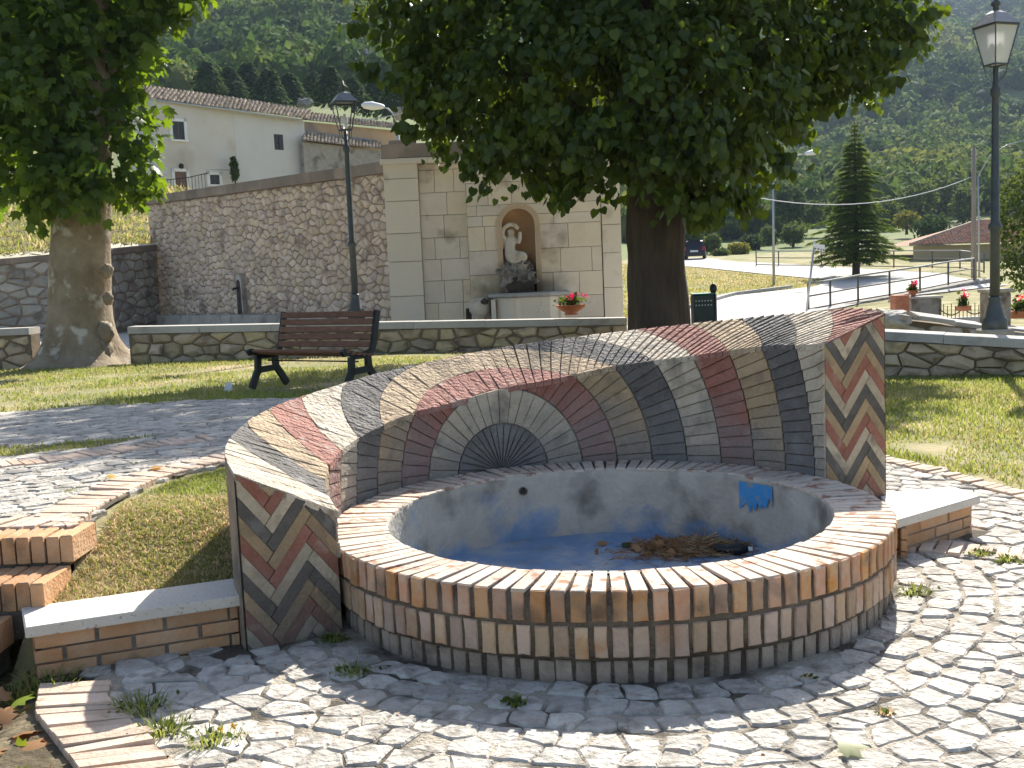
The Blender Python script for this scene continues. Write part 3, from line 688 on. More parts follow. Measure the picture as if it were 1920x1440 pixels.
# herringbone bricks on the two ends
def end_face(deg, w_of, tops, zbot, phase, label):
    """w runs from 0 to TS from the left edge as seen from the front"""
    th = R_(deg); out = (Vector((math.sin(th), -math.cos(th), 0)) if deg < 90 else Vector((-math.sin(th), math.cos(th), 0)))
    leg = TS / 3; tn = 1.32; pv_ = .075; zt0, zt1 = tops
    lines_ = lambda i: phase - pv_ * i
    cyc = ['light', 'dark', 'tan', 'red']
    # edge heights along w for colour i: upper edge U_i, lower edge U_{i+1}
    def seg(i, kind):
        u = lines_(i); lo = lines_(i + 1); big = 3
        # left leg z = u - tn*w ; middle leg z = u - 2*tn*leg + tn*w ; right leg z = u + 2*tn*leg - tn*w
        L = lambda c: (tn, 1, c)                     # tn*w + z = c
        Mid = lambda c: (-tn, 1, c - 2 * tn * leg)
        Rr = lambda c: (tn, 1, c + 2 * tn * leg)
        P = [(-.1, -1), (TS + .1, -1), (TS + .1, 2), (-.1, 2)]
        def le(P, l): return clip_poly(P, l[0], l[1], l[2])
        def ge(P, l): return clip_poly(P, -l[0], -l[1], -l[2])
        if kind == 0: P = le(P, L(u)); P = ge(P, L(lo)); P = ge(P, Mid(u)); 
        if kind == 1: P = le(P, Mid(u)); P = ge(P, Mid(lo)); P = ge(P, L(lo)); P = le(P, Rr(u))
        if kind == 2: P = le(P, Rr(u)); P = ge(P, Rr(lo)); P = le(P, Mid(lo))
        return P
    for i in range(-6, 26):
        for kind in (0, 1, 2):
            P = seg(i, kind)
            if len(P) < 3: continue
            P = clip_poly(P, -1, 0, -.004); P = clip_poly(P, 1, 0, TS - .004) if len(P) > 2 else P
            if len(P) < 3: continue
            sl = (zt1 - zt0) / TS; P = clip_poly(P, -sl, 1, zt0 - .006)
            if len(P) > 2: P = clip_poly(P, 0, -1, -zbot)
            if len(P) < 3 or area2(P) < .0003: continue
            P = shrink(P, .0022); o_ = random.uniform(.002, .006)
            W = [Vector(P3(w_of(w), th, z)) + out * o_ for w, z in P]
            v, f = slab_piece(W, out, .03, .002, .0006)
            mk('herringbone_brick', v, f, M['sh_' + cyc[i % 4] + '_e'], shell)
end_face(TH0, lambda w: RS + w, (z_in(TH0), z_out(TH0)), -.05, 1.173, 'right')
end_face(TH1, lambda w: RS + TS - w, (z_out(TH1), z_in(TH1)), -.05, .70, 'left')

# ------------------------------------------------------------------ low stone seats on both sides
def stone_seat(P, ztop, label, zg):
    """P: plan corners front-left, front-right, back-right, back-left"""
    P = [Vector((p[0], p[1])) for p in P]; c = sum(P, Vector((0, 0))) / 4
    rt = tag(empty('stone_bench', (c.x, c.y, zg)), label, 'seat')
    m = MB(); V = []
    for ins, z in ((0.004, ztop - .042), (0, ztop - .038), (0, ztop - .006), (.006, ztop)):
        for p in P: q = p + (c - p).normalized() * ins; V.append((q.x, q.y, z))
    f = [(3, 2, 1, 0), (12, 13, 14, 15)]
    for r in range(3):
        for i in range(4): f.append((r * 4 + i, r * 4 + (i + 1) % 4, r * 4 + 4 + (i + 1) % 4, r * 4 + 4 + i))
    mk('slab', V, f, M['travertine'], rt)
    Q = []
    for i_ in range(4):
        e0 = (P[i_] - P[i_ - 1]).normalized(); e1 = (P[(i_ + 1) % 4] - P[i_]).normalized()
        Q.append(P[i_] + (e1 - e0) * .045)
    m = MB(); m.prism([(q.x, q.y, zg - .1) for q in Q], (0, 0, ztop - .043 - zg + .1)); m.build('core', M['mortar'], rt)
    ch = .058; k = 0; z = ztop - .048
    while z > zg - .03:
        for (a, b) in ((P[0], P[1]), (P[3], P[0]), (P[1], P[2])):
            d = (b - a); L = d.length; d.normalize(); nrm = Vector((d.y, -d.x)); u = (-.12 if k % 2 else 0) ; 
            a2 = a - nrm * .028
            while u < L - .02:
                u0, u1 = max(u, .024), min(u + .245, L - .024)
                if u1 - u0 > .03:
                    o = random.uniform(-.003, .003); p0 = a2 + d * (u0 + .004) + nrm * o; p1 = a2 + d * (u1 - .004) + nrm * o
                    v, f = slab_piece([(p0.x, p0.y, z - ch + .008), (p1.x, p1.y, z - ch + .008), (p1.x, p1.y, z), (p0.x, p0.y, z)], (nrm.x, nrm.y, 0), .03, .004, .001)
                    mk('brick', v, f, M['brick_step'], rt)
                u += .252
        z -= ch; k += 1
stone_seat([(-1.87, 3.90), (-1.115, 4.20), (-1.21, 4.46), (-2.0, 4.16)], .20, 'low brick seat with a white travertine slab left of the shell wall', 0)
stone_seat([(1.80, 4.99), (2.40, 5.43), (2.37, 5.68), (1.93, 5.60)], .19, 'low brick seat with a white travertine slab right of the shell wall', 0)

# ------------------------------------------------------------------ brick steps at the left edge
st = tag(empty('brick_steps', (-2.3, 4.2, 0)), 'three brick steps at the left edge climbing to the path', 'steps')
for k, (zt, yn, x1, dep) in enumerate(((.42, 4.44, -1.885, .25), (.295, 4.17, -1.90, .27), (.175, 3.86, -2.03, .3))):
    MB().box((-2.78, yn + .17, zt - .12), (1.72 if k < 2 else 1.4, .32, .22)).build('step_core', M['mortar_dark'], st)
    x = x1 - .03
    while x > -3.4:
        h = .0285; yo = yn + random.uniform(-.006, .006) + .10 * (x - x1) * (-.3); zz = zt + random.gauss(0, .002)
        b = MB(); b.box((x, yo + dep / 2 - .01, zz - .058), (2 * h - .004, dep, .116), bev=.005)
        b.build('brick', M['brick_step'], st); x -= 2 * h + random.uniform(.004, .008)

# ------------------------------------------------------------------ stone walls
def stone_wall(rt, A, B, z0, z1, sx, sy, mat, mortar, depth_dir, thick, n_obj=300, gap=.012, proud=.03, seed=1, jit=.4, hole=None, part='stone'):
    """rubble face from plan point A to B (A left as seen), z0..z1 (z may be pairs), stones as parts"""
    A, B = Vector((A[0], A[1])), Vector((B[0], B[1])); d = B - A; W = d.length; d.normalize(); nrm = Vector((d.y, -d.x))
    za = z0 if isinstance(z0, tuple) else (z0, z0); zb = z1 if isinstance(z1, tuple) else (z1, z1)
    H = max(zb[0] - za[0], zb[1] - za[1])
    def W3(u, v, o=0.):
        k = u / W; lo = za[0] + (za[1] - za[0]) * k; hi = zb[0] + (zb[1] - zb[0]) * k
        p = A + d * u + nrm * o; return Vector((p.x, p.y, lo + (hi - lo) * v / H))
    m = MB(); q = [W3(0, 0), W3(W, 0), W3(W, H), W3(0, H)]
    m.prism([p for p in q], (-nrm.x * thick, -nrm.y * thick, 0)); m.build('mortar_body', mortar, rt)
    cells = rubble_cells(W, H, sx, sy, jit, seed); pcs = []
    for c in cells:
        if hole and any(hole(*p) for p in c + [(sum(q[0] for q in c) / len(c), sum(q[1] for q in c) / len(c))]): continue
        c = shrink(c, gap); o = random.uniform(proud * .35, proud)
        pcs.append((area2(c) / (W3(c[0][0], 0).y ** 2), slab_piece([W3(u, v, o) for u, v in c], (nrm.x, nrm.y, 0), o + .02, min(proud * .9, sy * .19), proud * .42)))
    pcs.sort(key=lambda t: -t[0])
    for _, (v, f) in pcs[:n_obj]: mk(part, v, f, mat, rt)
    if len(pcs) > n_obj: join_pieces('stones', [p for _, p in pcs[n_obj:]], mat, rt)
    return W3, W, H, d, nrm
def coping_on(rt, A, B, z1, th, thick, over, mat, name='coping', seg=1.2, lift=.001):
    A, B = Vector((A[0], A[1])), Vector((B[0], B[1])); d = B - A; W = d.length; d.normalize(); nrm = Vector((d.y, -d.x))
    n = max(1, round(W / seg)); zb = z1 if isinstance(z1, tuple) else (z1, z1)
    for k in range(n):
        u0, u1 = W * k / n + .003, W * (k + 1) / n - .003; V = []
        jz = random.uniform(-.003, .003)
        for ins, dz in ((0, lift), (0, th - .012), (.012, th)):
            for u, o in ((u0, over - ins), (u1, over - ins), (u1, -thick - over + ins), (u0, -thick - over + ins)):
                p = A + d * u + nrm * o; V.append((p.x, p.y, zb[0] + (zb[1] - zb[0]) * u / W + dz + jz))
        f = [(3, 2, 1, 0), (8, 9, 10, 11)]
        for r in range(2):
            for i in range(4): f.append((r * 4 + i, r * 4 + (i + 1) % 4, r * 4 + 4 + (i + 1) % 4, r * 4 + 4 + i))
        mk(name, V, f, mat, rt)

# low park wall behind the bench, in two stretches, and its right-hand run
LW = 18.6
a = at(240, 612, LW); b = at(1176, 595, LW)
lw = tag(empty('park_wall', ((a.x + b.x) / 2, LW, gz(0, LW))), 'low yellowish field-stone wall with pale stone cap behind the bench', 'wall')
W_ = stone_wall(lw, (a.x, LW), (b.x, LW + .1), (-.1, -.25), (a.z - .13, b.z - .13), .33, .21, M['field_stone'], M['field_mortar'], 1, .36, 300, .014, .06, 3)
coping_on(lw, (a.x, LW), (b.x, LW + .1), (a.z - .13, b.z - .13), .12, .36, .05, M['cap_stone'], 'cap_stone')
a2 = at(-60, 616, LW + .2); b2 = at(56, 613, LW + .2)
lw2 = tag(empty('park_wall', (b2.x, LW + .2, gz(b2.x, LW))), 'end of the low field-stone wall left of the plane tree trunk', 'wall')
stone_wall(lw2, (a2.x, LW + .2), (b2.x, LW + .2), -.1, b2.z - .13, .33, .21, M['field_stone'], M['field_mortar'], 1, .36, 60, .016, .045, 5)
coping_on(lw2, (a2.x, LW + .2), (b2.x, LW + .2), b2.z - .13, .12, .36, .05, M['cap_stone'], 'cap_stone')
a3 = at(1380, 606, 14.3); b3 = at(1990, 637, 12.6)
lw3 = tag(empty('park_wall', ((a3.x + b3.x) / 2, 13.3, gz(5, 13.3))), 'low field-stone wall with bright pale cap beyond the right lawn', 'wall')
stone_wall(lw3, (a3.x, 14.3), (b3.x, 12.6), -.25, (a3.z - .12, b3.z - .12), .31, .175, M['field_stone'], M['field_mortar'], 1, .36, 200, .014, .07, 9, .46)
coping_on(lw3, (a3.x, 14.3), (b3.x, 12.6), (a3.z - .12, b3.z - .12), .11, .40, .05, M['cap_stone'], 'cap_stone')

# unseen pale paving before the fountain, added to bounce sunlight onto its front
M['bounce_forecourt'] = pbr('bounce_forecourt_paving', (.50, .47, .42), (.58, .55, .49), 1.2, .95, .3, 8, 0, (.40, .37, .32), .62, .7)
tag(drape('bounce_forecourt', [(-14, 19.2), (2.9, 19.2), (4.5, 31), (3.0, 31), (3.0, 24.6), (-3, 24.6), (-12, 35), (-14, 35)], M['bounce_forecourt'], .012, .4), kind='structure')

# tall rubble wall left of the ashlar fountain front
FY = 24.0
c0 = at(724, 296, FY); c1 = at(277, 383, 35.0)
rw = tag(empty('rubble_wall', ((c0.x + c1.x) / 2, 29.5, 0)), 'tall pinkish rubble-stone wall with sloping brown coping left of the ashlar front', 'wall')
RWA, RWB = (c1.x, 35.0), (c0.x, FY + .12)
sp = at(466, 515, 30.2)
Wd = math.hypot(RWB[0] - RWA[0], RWB[1] - RWA[1])
su = (Vector((sp.x, 30.2)) - Vector(RWA)).dot((Vector(RWB) - Vector(RWA)).normalized())
W3, W_, H_, dR, nR = stone_wall(rw, RWA, RWB, -.3, (c1.z - .02, c0.z - .32), .27, .19, M['rubble'], M['rubble_mortar'], 1, .6, 300, .012, .045, 21, .48, hole=lambda u, v: abs(u - su) < .24 and v < 2.0)
coping_on(rw, RWA, RWB, (c1.z - .02, c0.z - .32), .26, .6, .10, M['coping'], 'coping', 1.1)
# small wall spout with its arched stone, and the long trough below
ws = tag(empty('wall_spout', W3(su, 0, .05)), 'small arched stone water spout with dark wet streak on the rubble wall', 'spout')
m = MB(); pts = []
zt, zb_ = sp.z + .02, .25
arc = [(su + .20 * math.cos(t), zt - .20 + .20 * math.sin(t)) for t in np.linspace(0, math.pi, 12)]
outl = [(su + .20, zb_)] + arc + [(su - .20, zb_)]
p2 = lambda u, z, o: Vector((*(Vector(RWA) + dR * u + nR * o), z))
m.prism([p2(u, z, .10) for u, z in outl], (-nR.x * .12, -nR.y * .12, 0)); m.build('arch_stone', M['rubble_grey'], ws)
arc = [(su + .11 * math.cos(t), zt - .26 + .11 * math.sin(t)) for t in np.linspace(0, math.pi, 10)]
MB().prism([p2(u, z, .106) for u, z in [(su + .15, zb_)] + arc + [(su - .15, zb_)]], (-nR.x * .01, -nR.y * .01, 0)).build('wet_streak', M['wet_and_hollow_dark'], ws)
MB().tube([p2(su, zt - .38, .08), p2(su, zt - .39, .24), p2(su, zt - .43, .28)], .03, 8).build('spout_pipe', M['iron'], ws)
tr = tag(empty('stone_trough', W3(W_ / 2, 0, .6)), 'long grey stone water trough at the foot of the rubble wall', 'trough')
ta, tb = at(292, 592, 33.5), at(612, 590, 25.8)
d2 = Vector((tb.x - ta.x, tb.y - ta.y)); L2 = d2.length; d2.normalize(); n2 = Vector((d2.y, -d2.x))
for k in range(6):
    u0, u1 = L2 * k / 6 + .01, L2 * (k + 1) / 6 - .01
    q = [Vector((ta.x, ta.y)) + d2 * u0, Vector((ta.x, ta.y)) + d2 * u1]
    z = ta.z + (tb.z - ta.z) * (k + .5) / 6 + random.uniform(-.01, .01)
    v, f = slab_piece([(q[0].x, q[0].y, -.2), (q[1].x, q[1].y, -.2), (q[1].x, q[1].y, z), (q[0].x, q[0].y, z)], (n2.x, n2.y, 0), .45, .02); mk('trough_block', v, f, M['rubble_grey'], tr)
# lower wall further left with the dry bank above it
e0 = at(291, 458, 34.4); e1 = at(206, 466, 32.2); e2 = at(-80, 492, 31.0)
lw4 = tag(empty('retaining_wall', (e1.x, 32.2, 0)), 'lower grey stone retaining wall behind the plane tree trunk', 'wall')
stone_wall(lw4, (e1.x, 32.2), (e0.x, 34.4), -.3, (e1.z - .18, e0.z - .18), .42, .28, M['rubble_grey'], M['rubble_mortar'], 1, .5, 60, .02, .05, 31)
stone_wall(lw4, (e2.x, 31.0), (e1.x, 32.2), -.3, (e2.z - .18, e1.z - .18), .45, .28, M['rubble_grey'], M['rubble_mortar'], 1, .5, 120, .02, .05, 33)
coping_on(lw4, (e1.x, 32.2), (e0.x, 34.4), (e1.z - .18, e0.z - .18), .17, .5, .06, M['coping'], 'coping')
coping_on(lw4, (e2.x, 31.0), (e1.x, 32.2), (e2.z - .18, e1.z - .18), .17, .5, .06, M['coping'], 'coping')

# ------------------------------------------------------------------ ashlar fountain front with niche and statue
def X_(px, Y=FY): return at(px, 500, Y).x
fz0 = -.1; ztop = c0.z - .02
ff = tag(empty('niche_fountain', (X_(945), FY, 0)), 'pale ashlar stone fountain front with corner piers and an arched niche', 'fountain')
xa, xb, xc, xd, xe = X_(728), X_(792), X_(880), X_(1131), X_(1167)
zt_r = at(1167, 300, FY).z
MB().box(((xa + xe) / 2, FY + .85, (ztop + fz0) / 2 - .02), (xe - xa - .04, .5, ztop - fz0)).build('backing', M['mortar'], ff)
def ashlar(x0, x1, z0, z1, y, hs, mat, wmin, wmax, seed, keep=None, deep=.3):
    rr = random.Random(seed); z = z0; k = 0
    while z < z1 - .02:
        h = rr.choice(hs); h = min(h, z1 - z); h = z1 - z if z1 - z - h < .12 else h
        x = x0
        while x < x1 - .01:
            w = rr.uniform(wmin, wmax); w = x1 - x if x1 - x - w < wmin * .6 else w
            segs = [(x, x + w)]
            if keep: segs = keep(x, x + w, z, z + h)
            for s0, s1 in segs:
                if s1 - s0 < .03: continue
                o = rr.uniform(-.004, .004)
                v, f = slab_piece([(s0 + .004, y + o, z + .004), (s1 - .004, y + o, z + .004), (s1 - .004, y + o, z + h - .004), (s0 + .004, y + o, z + h - .004)], (0, -1, 0), deep, .006, .001)
                mk('ashlar_block', v, f, mat, ff)
            x += w
        z += h; k += 1
zz = [fz0] + [at(750, yy, FY).z for yy in (556, 491, 438, 377, 335)] + [ztop - .12]
for z0_, z1_ in zip(zz[:-1], zz[1:]):
    v, f = slab_piece([(xa + .004, FY, z0_ + .004), (xb - .004, FY, z0_ + .004), (xb - .004, FY, z1_ - .004), (xa + .004, FY, z1_ - .004)], (0, -1, 0), .45, .012, .002); mk('pier_block', v, f, M['limestone_pier'], ff)
    v, f = slab_piece([(xd + .004, FY, z0_ + .004), (xe - .004, FY, z0_ + .004), (xe - .004, FY, z1_ - .004), (xd + .004, FY, z1_ - .004)], (0, -1, 0), .45, .012, .002); mk('pier_block', v, f, M['limestone_pier'], ff)
ashlar(xb, xc, fz0, ztop - .14, FY + .14, (.44, .50, .48), M['limestone'], .28, .62, 3)
nx0, nx1 = X_(938), X_(1012); ncx = (nx0 + nx1) / 2; nr = (nx1 - nx0) / 2; nzs = at(975, 384, FY).z - nr; nz0 = at(970, 552, FY).z
def around(x0, x1, z0, z1):
    """cut blocks back to the niche opening and its arch"""
    if z1 < nz0 - .02 or z0 > nzs + nr: return [(x0, x1)]
    h = nr + .005
    if z0 > nzs: h = math.sqrt(max(0, (nr + .005) ** 2 - (z0 - nzs) ** 2))
    L, Rr = ncx - h, ncx + h
    if x1 <= L or x0 >= Rr: return [(x0, x1)]
    o = []
    if x0 < L: o.append((x0, L))
    if x1 > Rr: o.append((Rr, x1))
    return o
ashlar(xc, xd - .012, fz0, nzs, FY + .03, (.46, .5, .54), M['limestone'], .30, .85, 8, around, .25)
# above the springing: blocks cut to the arch
hz_ = (nr + .02) / 2
for z0_, z1_ in ((nzs, nzs + hz_), (nzs + hz_, nzs + nr + .02)):
    for sd_, xs_ in ((-1, xc), (1, xd - .012)):
        ex = lambda z: ncx + sd_ * math.sqrt(max(0, (nr + .004) ** 2 - (z - nzs) ** 2))
        sp_x = ncx + sd_ * (nr + .35 + .12 * (z0_ > nzs)); prof_ = [(ex(z), z) for z in np.linspace(z0_ + .004, z1_ - .004, 7)]
        for poly in ([(sp_x, z0_ + .004)] + prof_ + [(sp_x, z1_ - .004)], [(xs_, z0_ + .004), (sp_x + sd_ * .008, z0_ + .004), (sp_x + sd_ * .008, z1_ - .004), (xs_, z1_ - .004)]):
            v, f = slab_piece([(x, FY + .03, z) for x, z in poly], (0, -1, 0), .25, .005, .001); mk('ashlar_block', v, f, M['limestone'], ff)
ashlar(xc, xd - .012, nzs + nr + .02, ztop - .14, FY + .03, (.46, .5), M['limestone'], .35, .85, 12, None, .25)
# niche: moulded surround, half-round back, half dome
m = MB(); arcp = lambda rr, n=20: [(ncx + rr * math.cos(t), nzs + rr * math.sin(t)) for t in np.linspace(0, math.pi, n)]
for rr0, rr1, y0, y1 in ((nr + .045, nr - .01, FY + .005, FY + .04), (nr - .01, nr - .075, FY + .02, FY + .12)):
    o = [(ncx + rr0, nz0)] + arcp(rr0) + [(ncx - rr0, nz0)]; i_ = [(ncx + rr1, nz0)] + arcp(rr1) + [(ncx - rr1, nz0)]
    n = len(o); V = [(x, y0, z) for x, z in o] + [(x, y0, z) for x, z in i_] + [(x, y1, z) for x, z in i_] + [(x, y1, z) for x, z in o]
    f = []
    for k in range(n - 1):
        for r in range(4): f.append((r * n + k, r * n + k + 1, ((r + 1) % 4) * n + k + 1, ((r + 1) % 4) * n + k))
    m.add(V, f)
m.build('niche_moulding', M['niche_stone'], ff, False)
V = []; f = []; ri = nr - .07; nseg = 16; rows = 4
for j in range(rows + 1):
    z = nz0 + (nzs - nz0) * j / rows
    for k in range(nseg + 1): t = math.pi * k / nseg; V.append((ncx + ri * math.cos(t), FY + .1 + ri * .85 * math.sin(t), z))
for j in range(1, 9):
    el = math.pi / 2 * j / 8
    for k in range(nseg + 1): t = math.pi * k / nseg; V.append((ncx + ri * math.cos(t) * math.cos(el), FY + .1 + ri * .85 * math.sin(t) * math.cos(el), nzs + ri * math.sin(el)))
for j in range(rows + 8):
    for k in range(nseg): a_ = j * (nseg + 1) + k; f.append((a_, a_ + nseg + 1, a_ + nseg + 2, a_ + 1))
mk('niche_back', V, f, M['niche'], ff, True)
# cornice and parapet
coping_on(ff, (xa - .06, FY - .02), (xe + .04, FY - .02), ztop - .13, .12, .5, .06, M['limestone_pier'], 'cornice', 1.0)
coping_on(ff, (xa - .02, FY + .05), (xe + .02, FY + .05), ztop, .30, .5, .12, M['coping'], 'parapet', 1.3)
MB().box((X_(765), FY + .5, ztop + .36), (.62, .5, .14), bev=.03).build('parapet_block', M['coping'], ff)
# the fountain trough in front of the niche
bx0, bx1 = X_(916, FY - .5), X_(1064, FY - .5); bzt = at(985, 549, FY - .6).z
fb = tag(empty('fountain_trough', ((bx0 + bx1) / 2, FY - .5, 0)), 'octagonal stone fountain trough with a star relief under the niche', 'trough')
oc = lambda e, z: [(bx0 - e, FY + .02, z), (bx0 + .02 - e, FY - .35 - e, z), (bx0 + .42, FY - .78 - e, z), (bx1 - .42, FY - .78 - e, z), (bx1 - .02 + e, FY - .35 - e, z), (bx1 + e, FY + .02, z)]
m = MB(); m.prism(oc(-.06, -.2), (0, 0, bzt - .10 + .2)); m.build('trough_body', M['limestone_pier'], fb)
m = MB(); V = oc(-.03, bzt - .10) + oc(.05, bzt - .07) + oc(.05, bzt - .02) + oc(.02, bzt); f = [tuple(range(18, 24))]
for r in range(3):
    for k in range(5): f.append((r * 6 + k, r * 6 + k + 1, r * 6 + 7 + k, r * 6 + 6 + k))
mk('trough_rim', V, f, M['cap_stone'], fb)
sc = at(1017, 577, FY - .72); star = []
for k in range(10): rr = .19 if k % 2 == 0 else .075; t = math.pi / 2 + k * math.pi / 5; star.append((sc.x + rr * math.cos(t), FY - .735, sc.z + rr * math.sin(t)))
v, f = slab_piece(star, (0, -1, 0), .05, .015); mk('star_relief', v, f, M['limestone_pier'], fb)
for px in (925, 972, 1048):
    p = at(px, 575, FY - .7); v, f = slab_piece([(p.x - .05, FY - (.74 if px == 972 else .45), -.1), (p.x + .05, FY - (.74 if px == 972 else .5), -.1), (p.x + .05, FY - (.74 if px == 972 else .5), bzt - .12), (p.x - .05, FY - (.74 if px == 972 else .45), bzt - .12)], (0, -1, 0), .1, .01); mk('pilaster', v, f, M['limestone_pier'], fb)
# carved scroll console with dark foot at its left
sb = at(899, 575, FY - .3); cn = tag(empty('carved_console', (sb.x, FY - .2, 0)), 'carved stone console with a dark mouth left of the fountain trough', 'console')
m = MB(); m.lathe((sb.x, FY - .16, 0), [(.10, -.2), (.12, .45), (.16, .52), (.24, sb.z - .1), (.26, sb.z + .06), (.22, sb.z + .16), (.10, sb.z + .2)], 10); m.build('console_body', M['statue'], cn, True)
m = MB(); m.lathe((sb.x + .12, FY - .36, 0), [(.01, sb.z + .04), (.09, sb.z + .07), (.10, sb.z + .13), (.02, sb.z + .18)], 8); m.build('mouth', M['wet_and_hollow_dark'], cn, True)  # dark solid, its colour stands in for shade in an open mouth
MB().box((sb.x - .26, FY + .10, .30), (.12, .06, .75), bev=.02).build('wet_foot', M['wet_and_hollow_dark'], cn)
# rock under the statue
rk = at(966, 530, FY - .1)
def blob(name, c, rad, mat, parent=None, sub=3, amp=.25, fr=2.2, seed=0, smooth=False, fn=None):
    import bmesh
    bm = bmesh.new(); bmesh.ops.create_icosphere(bm, subdivisions=sub, radius=1)
    V = []
    for v in bm.verts:
        d = v.co.normalized(); k = 1 + amp * mn.fractal(d * fr + Vector((seed * 3.7, seed, 0)), 1., 2., 4); p = Vector((d.x * rad[0], d.y * rad[1], d.z * rad[2])) * k
        if fn: p = fn(p, d)
        V.append(Vector(c) + p)
    f = [tuple(v.index for v in q.verts) for q in bm.faces]; bm.free()
    return mk(name, V, f, mat, parent, smooth)
rr_ = tag(empty('tufa_rock', (rk.x, FY, bzt)), 'rough grey tufa rock with a dark grotto under the niche statue', 'rock')
zr = at(970, 494, FY).z
blob('rock_body', (rk.x + .02, FY + .10, (bzt + zr) / 2), (.42, .30, (zr - bzt) / 2 + .06), M['rock'], rr_, 4, .55, 3.2, 2)
blob('grotto', (rk.x + .12, FY - .17, bzt + .10), (.30, .10, .24), M['wet_and_hollow_dark'], rr_, 3, .2, 3, 5)  # dark bulge, the shade of a hollow is put into its colour
# seated statue: one continuous skin
def skin_figure(name, pts, edges, mat, parent=None, sub=2, root=0):
    me = bpy.data.meshes.new(name); off = np.array(root_loc(parent)) if parent is not None else np.zeros(3)
    me.from_pydata([tuple(np.array(p[:3]) - off) for p in pts], edges, []); me.materials.append(mat)
    o = bpy.data.objects.new(name, me); COL.objects.link(o); o.parent = parent
    sk = o.modifiers.new('skin', 'SKIN'); sk.use_smooth_shade = True
    for i, p in enumerate(pts): me.skin_vertices[0].data[i].radius = (p[3], p[3] if len(p) < 5 else p[4])
    me.skin_vertices[0].data[root].use_root = True
    s_ = o.modifiers.new('subdivision', 'SUBSURF'); s_.levels = sub; s_.render_levels = sub
    return o
b0 = at(958, 492, FY - .05); u = at(958, 420, FY - .05).z - b0.z          # figure height
S = lambda x, y, z, r, r2=None: (b0.x + x * u, FY + .12 + y * u, b0.z + z * u, r * u * 1.2) + (() if r2 is None else (r2 * u * 1.2,))
pts = [S(-.02, 0, .14, .17, .15), S(-.03, .0, .30, .13, .12), S(.0, 0, .46, .14, .12), S(.03, 0, .60, .15, .11), S(.05, -.01, .69, .06), S(.04, -.03, .78, .085), S(.03, -.03, .88, .075),
       S(-.12, -.02, .60, .06), S(-.20, -.04, .72, .055), S(-.16, -.04, .90, .05), S(.0, -.04, 1.0, .05), S(.14, -.05, .98, .05), S(.24, -.06, .86, .048),
       S(.17, -.02, .58, .055), S(.24, -.08, .50, .05), S(.27, -.12, .66, .045), S(.27, -.1, .80, .042),
       S(.16, -.10, .13, .13), S(.36, -.16, .20, .10), S(.40, -.14, .10, .075), S(.20, -.16, .035, .06), S(-.05, -.16, .04, .05), S(-.16, -.05, .10, .12)]
ed = [(0, 1), (1, 2), (2, 3), (3, 4), (4, 5), (5, 6), (3, 7), (7, 8), (8, 9), (9, 10), (10, 11), (11, 12), (3, 13), (13, 14), (14, 15), (15, 16), (0, 17), (17, 18), (18, 19), (19, 20), (20, 21), (0, 22)]
stt = tag(empty('statue', (b0.x, FY + .1, b0.z)), 'pale stone statue of a seated figure with arms raised in the niche', 'statue')
skin_figure('body', pts, ed, M['statue'], stt)
blob('drapery', S(-.17, .02, .56, 0)[:3], (.14 * u, .09 * u, .19 * u), M['statue'], stt, 3, .2, 2.5, 8, True)

# ------------------------------------------------------------------ trees
def leaf_shape(kind):
    if kind == 'plane':
        o = [(0, 0)]; tips = [(-72, .55), (-36, .85), (0, 1.0), (36, .85), (72, .55)]; notch = [(-105, .28), (-54, .50), (-17, .62), (17, .62), (54, .50), (105, .28)]
        seq = []
        for i in range(5): seq += [notch[i], tips[i]]
        seq.append(notch[5]); pts = [(r * math.sin(R_(a)), .1 + r * math.cos(R_(a))) for a, r in seq]
    elif kind == 'heart': pts = [(0, 0.), (-.30, -.10), (-.50, .15), (-.47, .45), (-.25, .78), (0, 1.05), (.25, .78), (.47, .45), (.50, .15), (.30, -.10)]
    elif kind == 'needle': pts = [(0, 0), (-.10, .35), (-.06, .75), (0, 1.0), (.06, .75), (.10, .35)]
    else: pts = [(0, 0), (-.33, .35), (-.22, .8), (0, 1.0), (.22, .8), (.33, .35)]
    P = np.array([(x, y, -.22 * (x * x) - .10 * y * y) for x, y in pts]); c = np.array([[0, .42, .03]])
    V = np.vstack([P, c]); n = len(P); T = np.array([(i, (i + 1) % n, n) for i in range(n)]); return V, T
def scatter_leaves(pos, nrm, down, size, kind):
    """pos (n,3); nrm face normals; down: tip directions; size (n,)"""
    V0, T0 = leaf_shape(kind); n = len(pos)
    y = down / (np.linalg.norm(down, axis=1, keepdims=True) + 1e-9); z = nrm - y * (nrm * y).sum(1, keepdims=True); z /= np.linalg.norm(z, axis=1, keepdims=True) + 1e-9
    x = np.cross(y, z)
    V = pos[:, None, :] + size[:, None, None] * (V0[None, :, 0:1] * x[:, None, :] + V0[None, :, 1:2] * y[:, None, :] + V0[None, :, 2:3] * z[:, None, :])
    T = T0[None] + (np.arange(n) * len(V0))[:, None, None]
    return V.reshape(-1, 3), T.reshape(-1, 3)
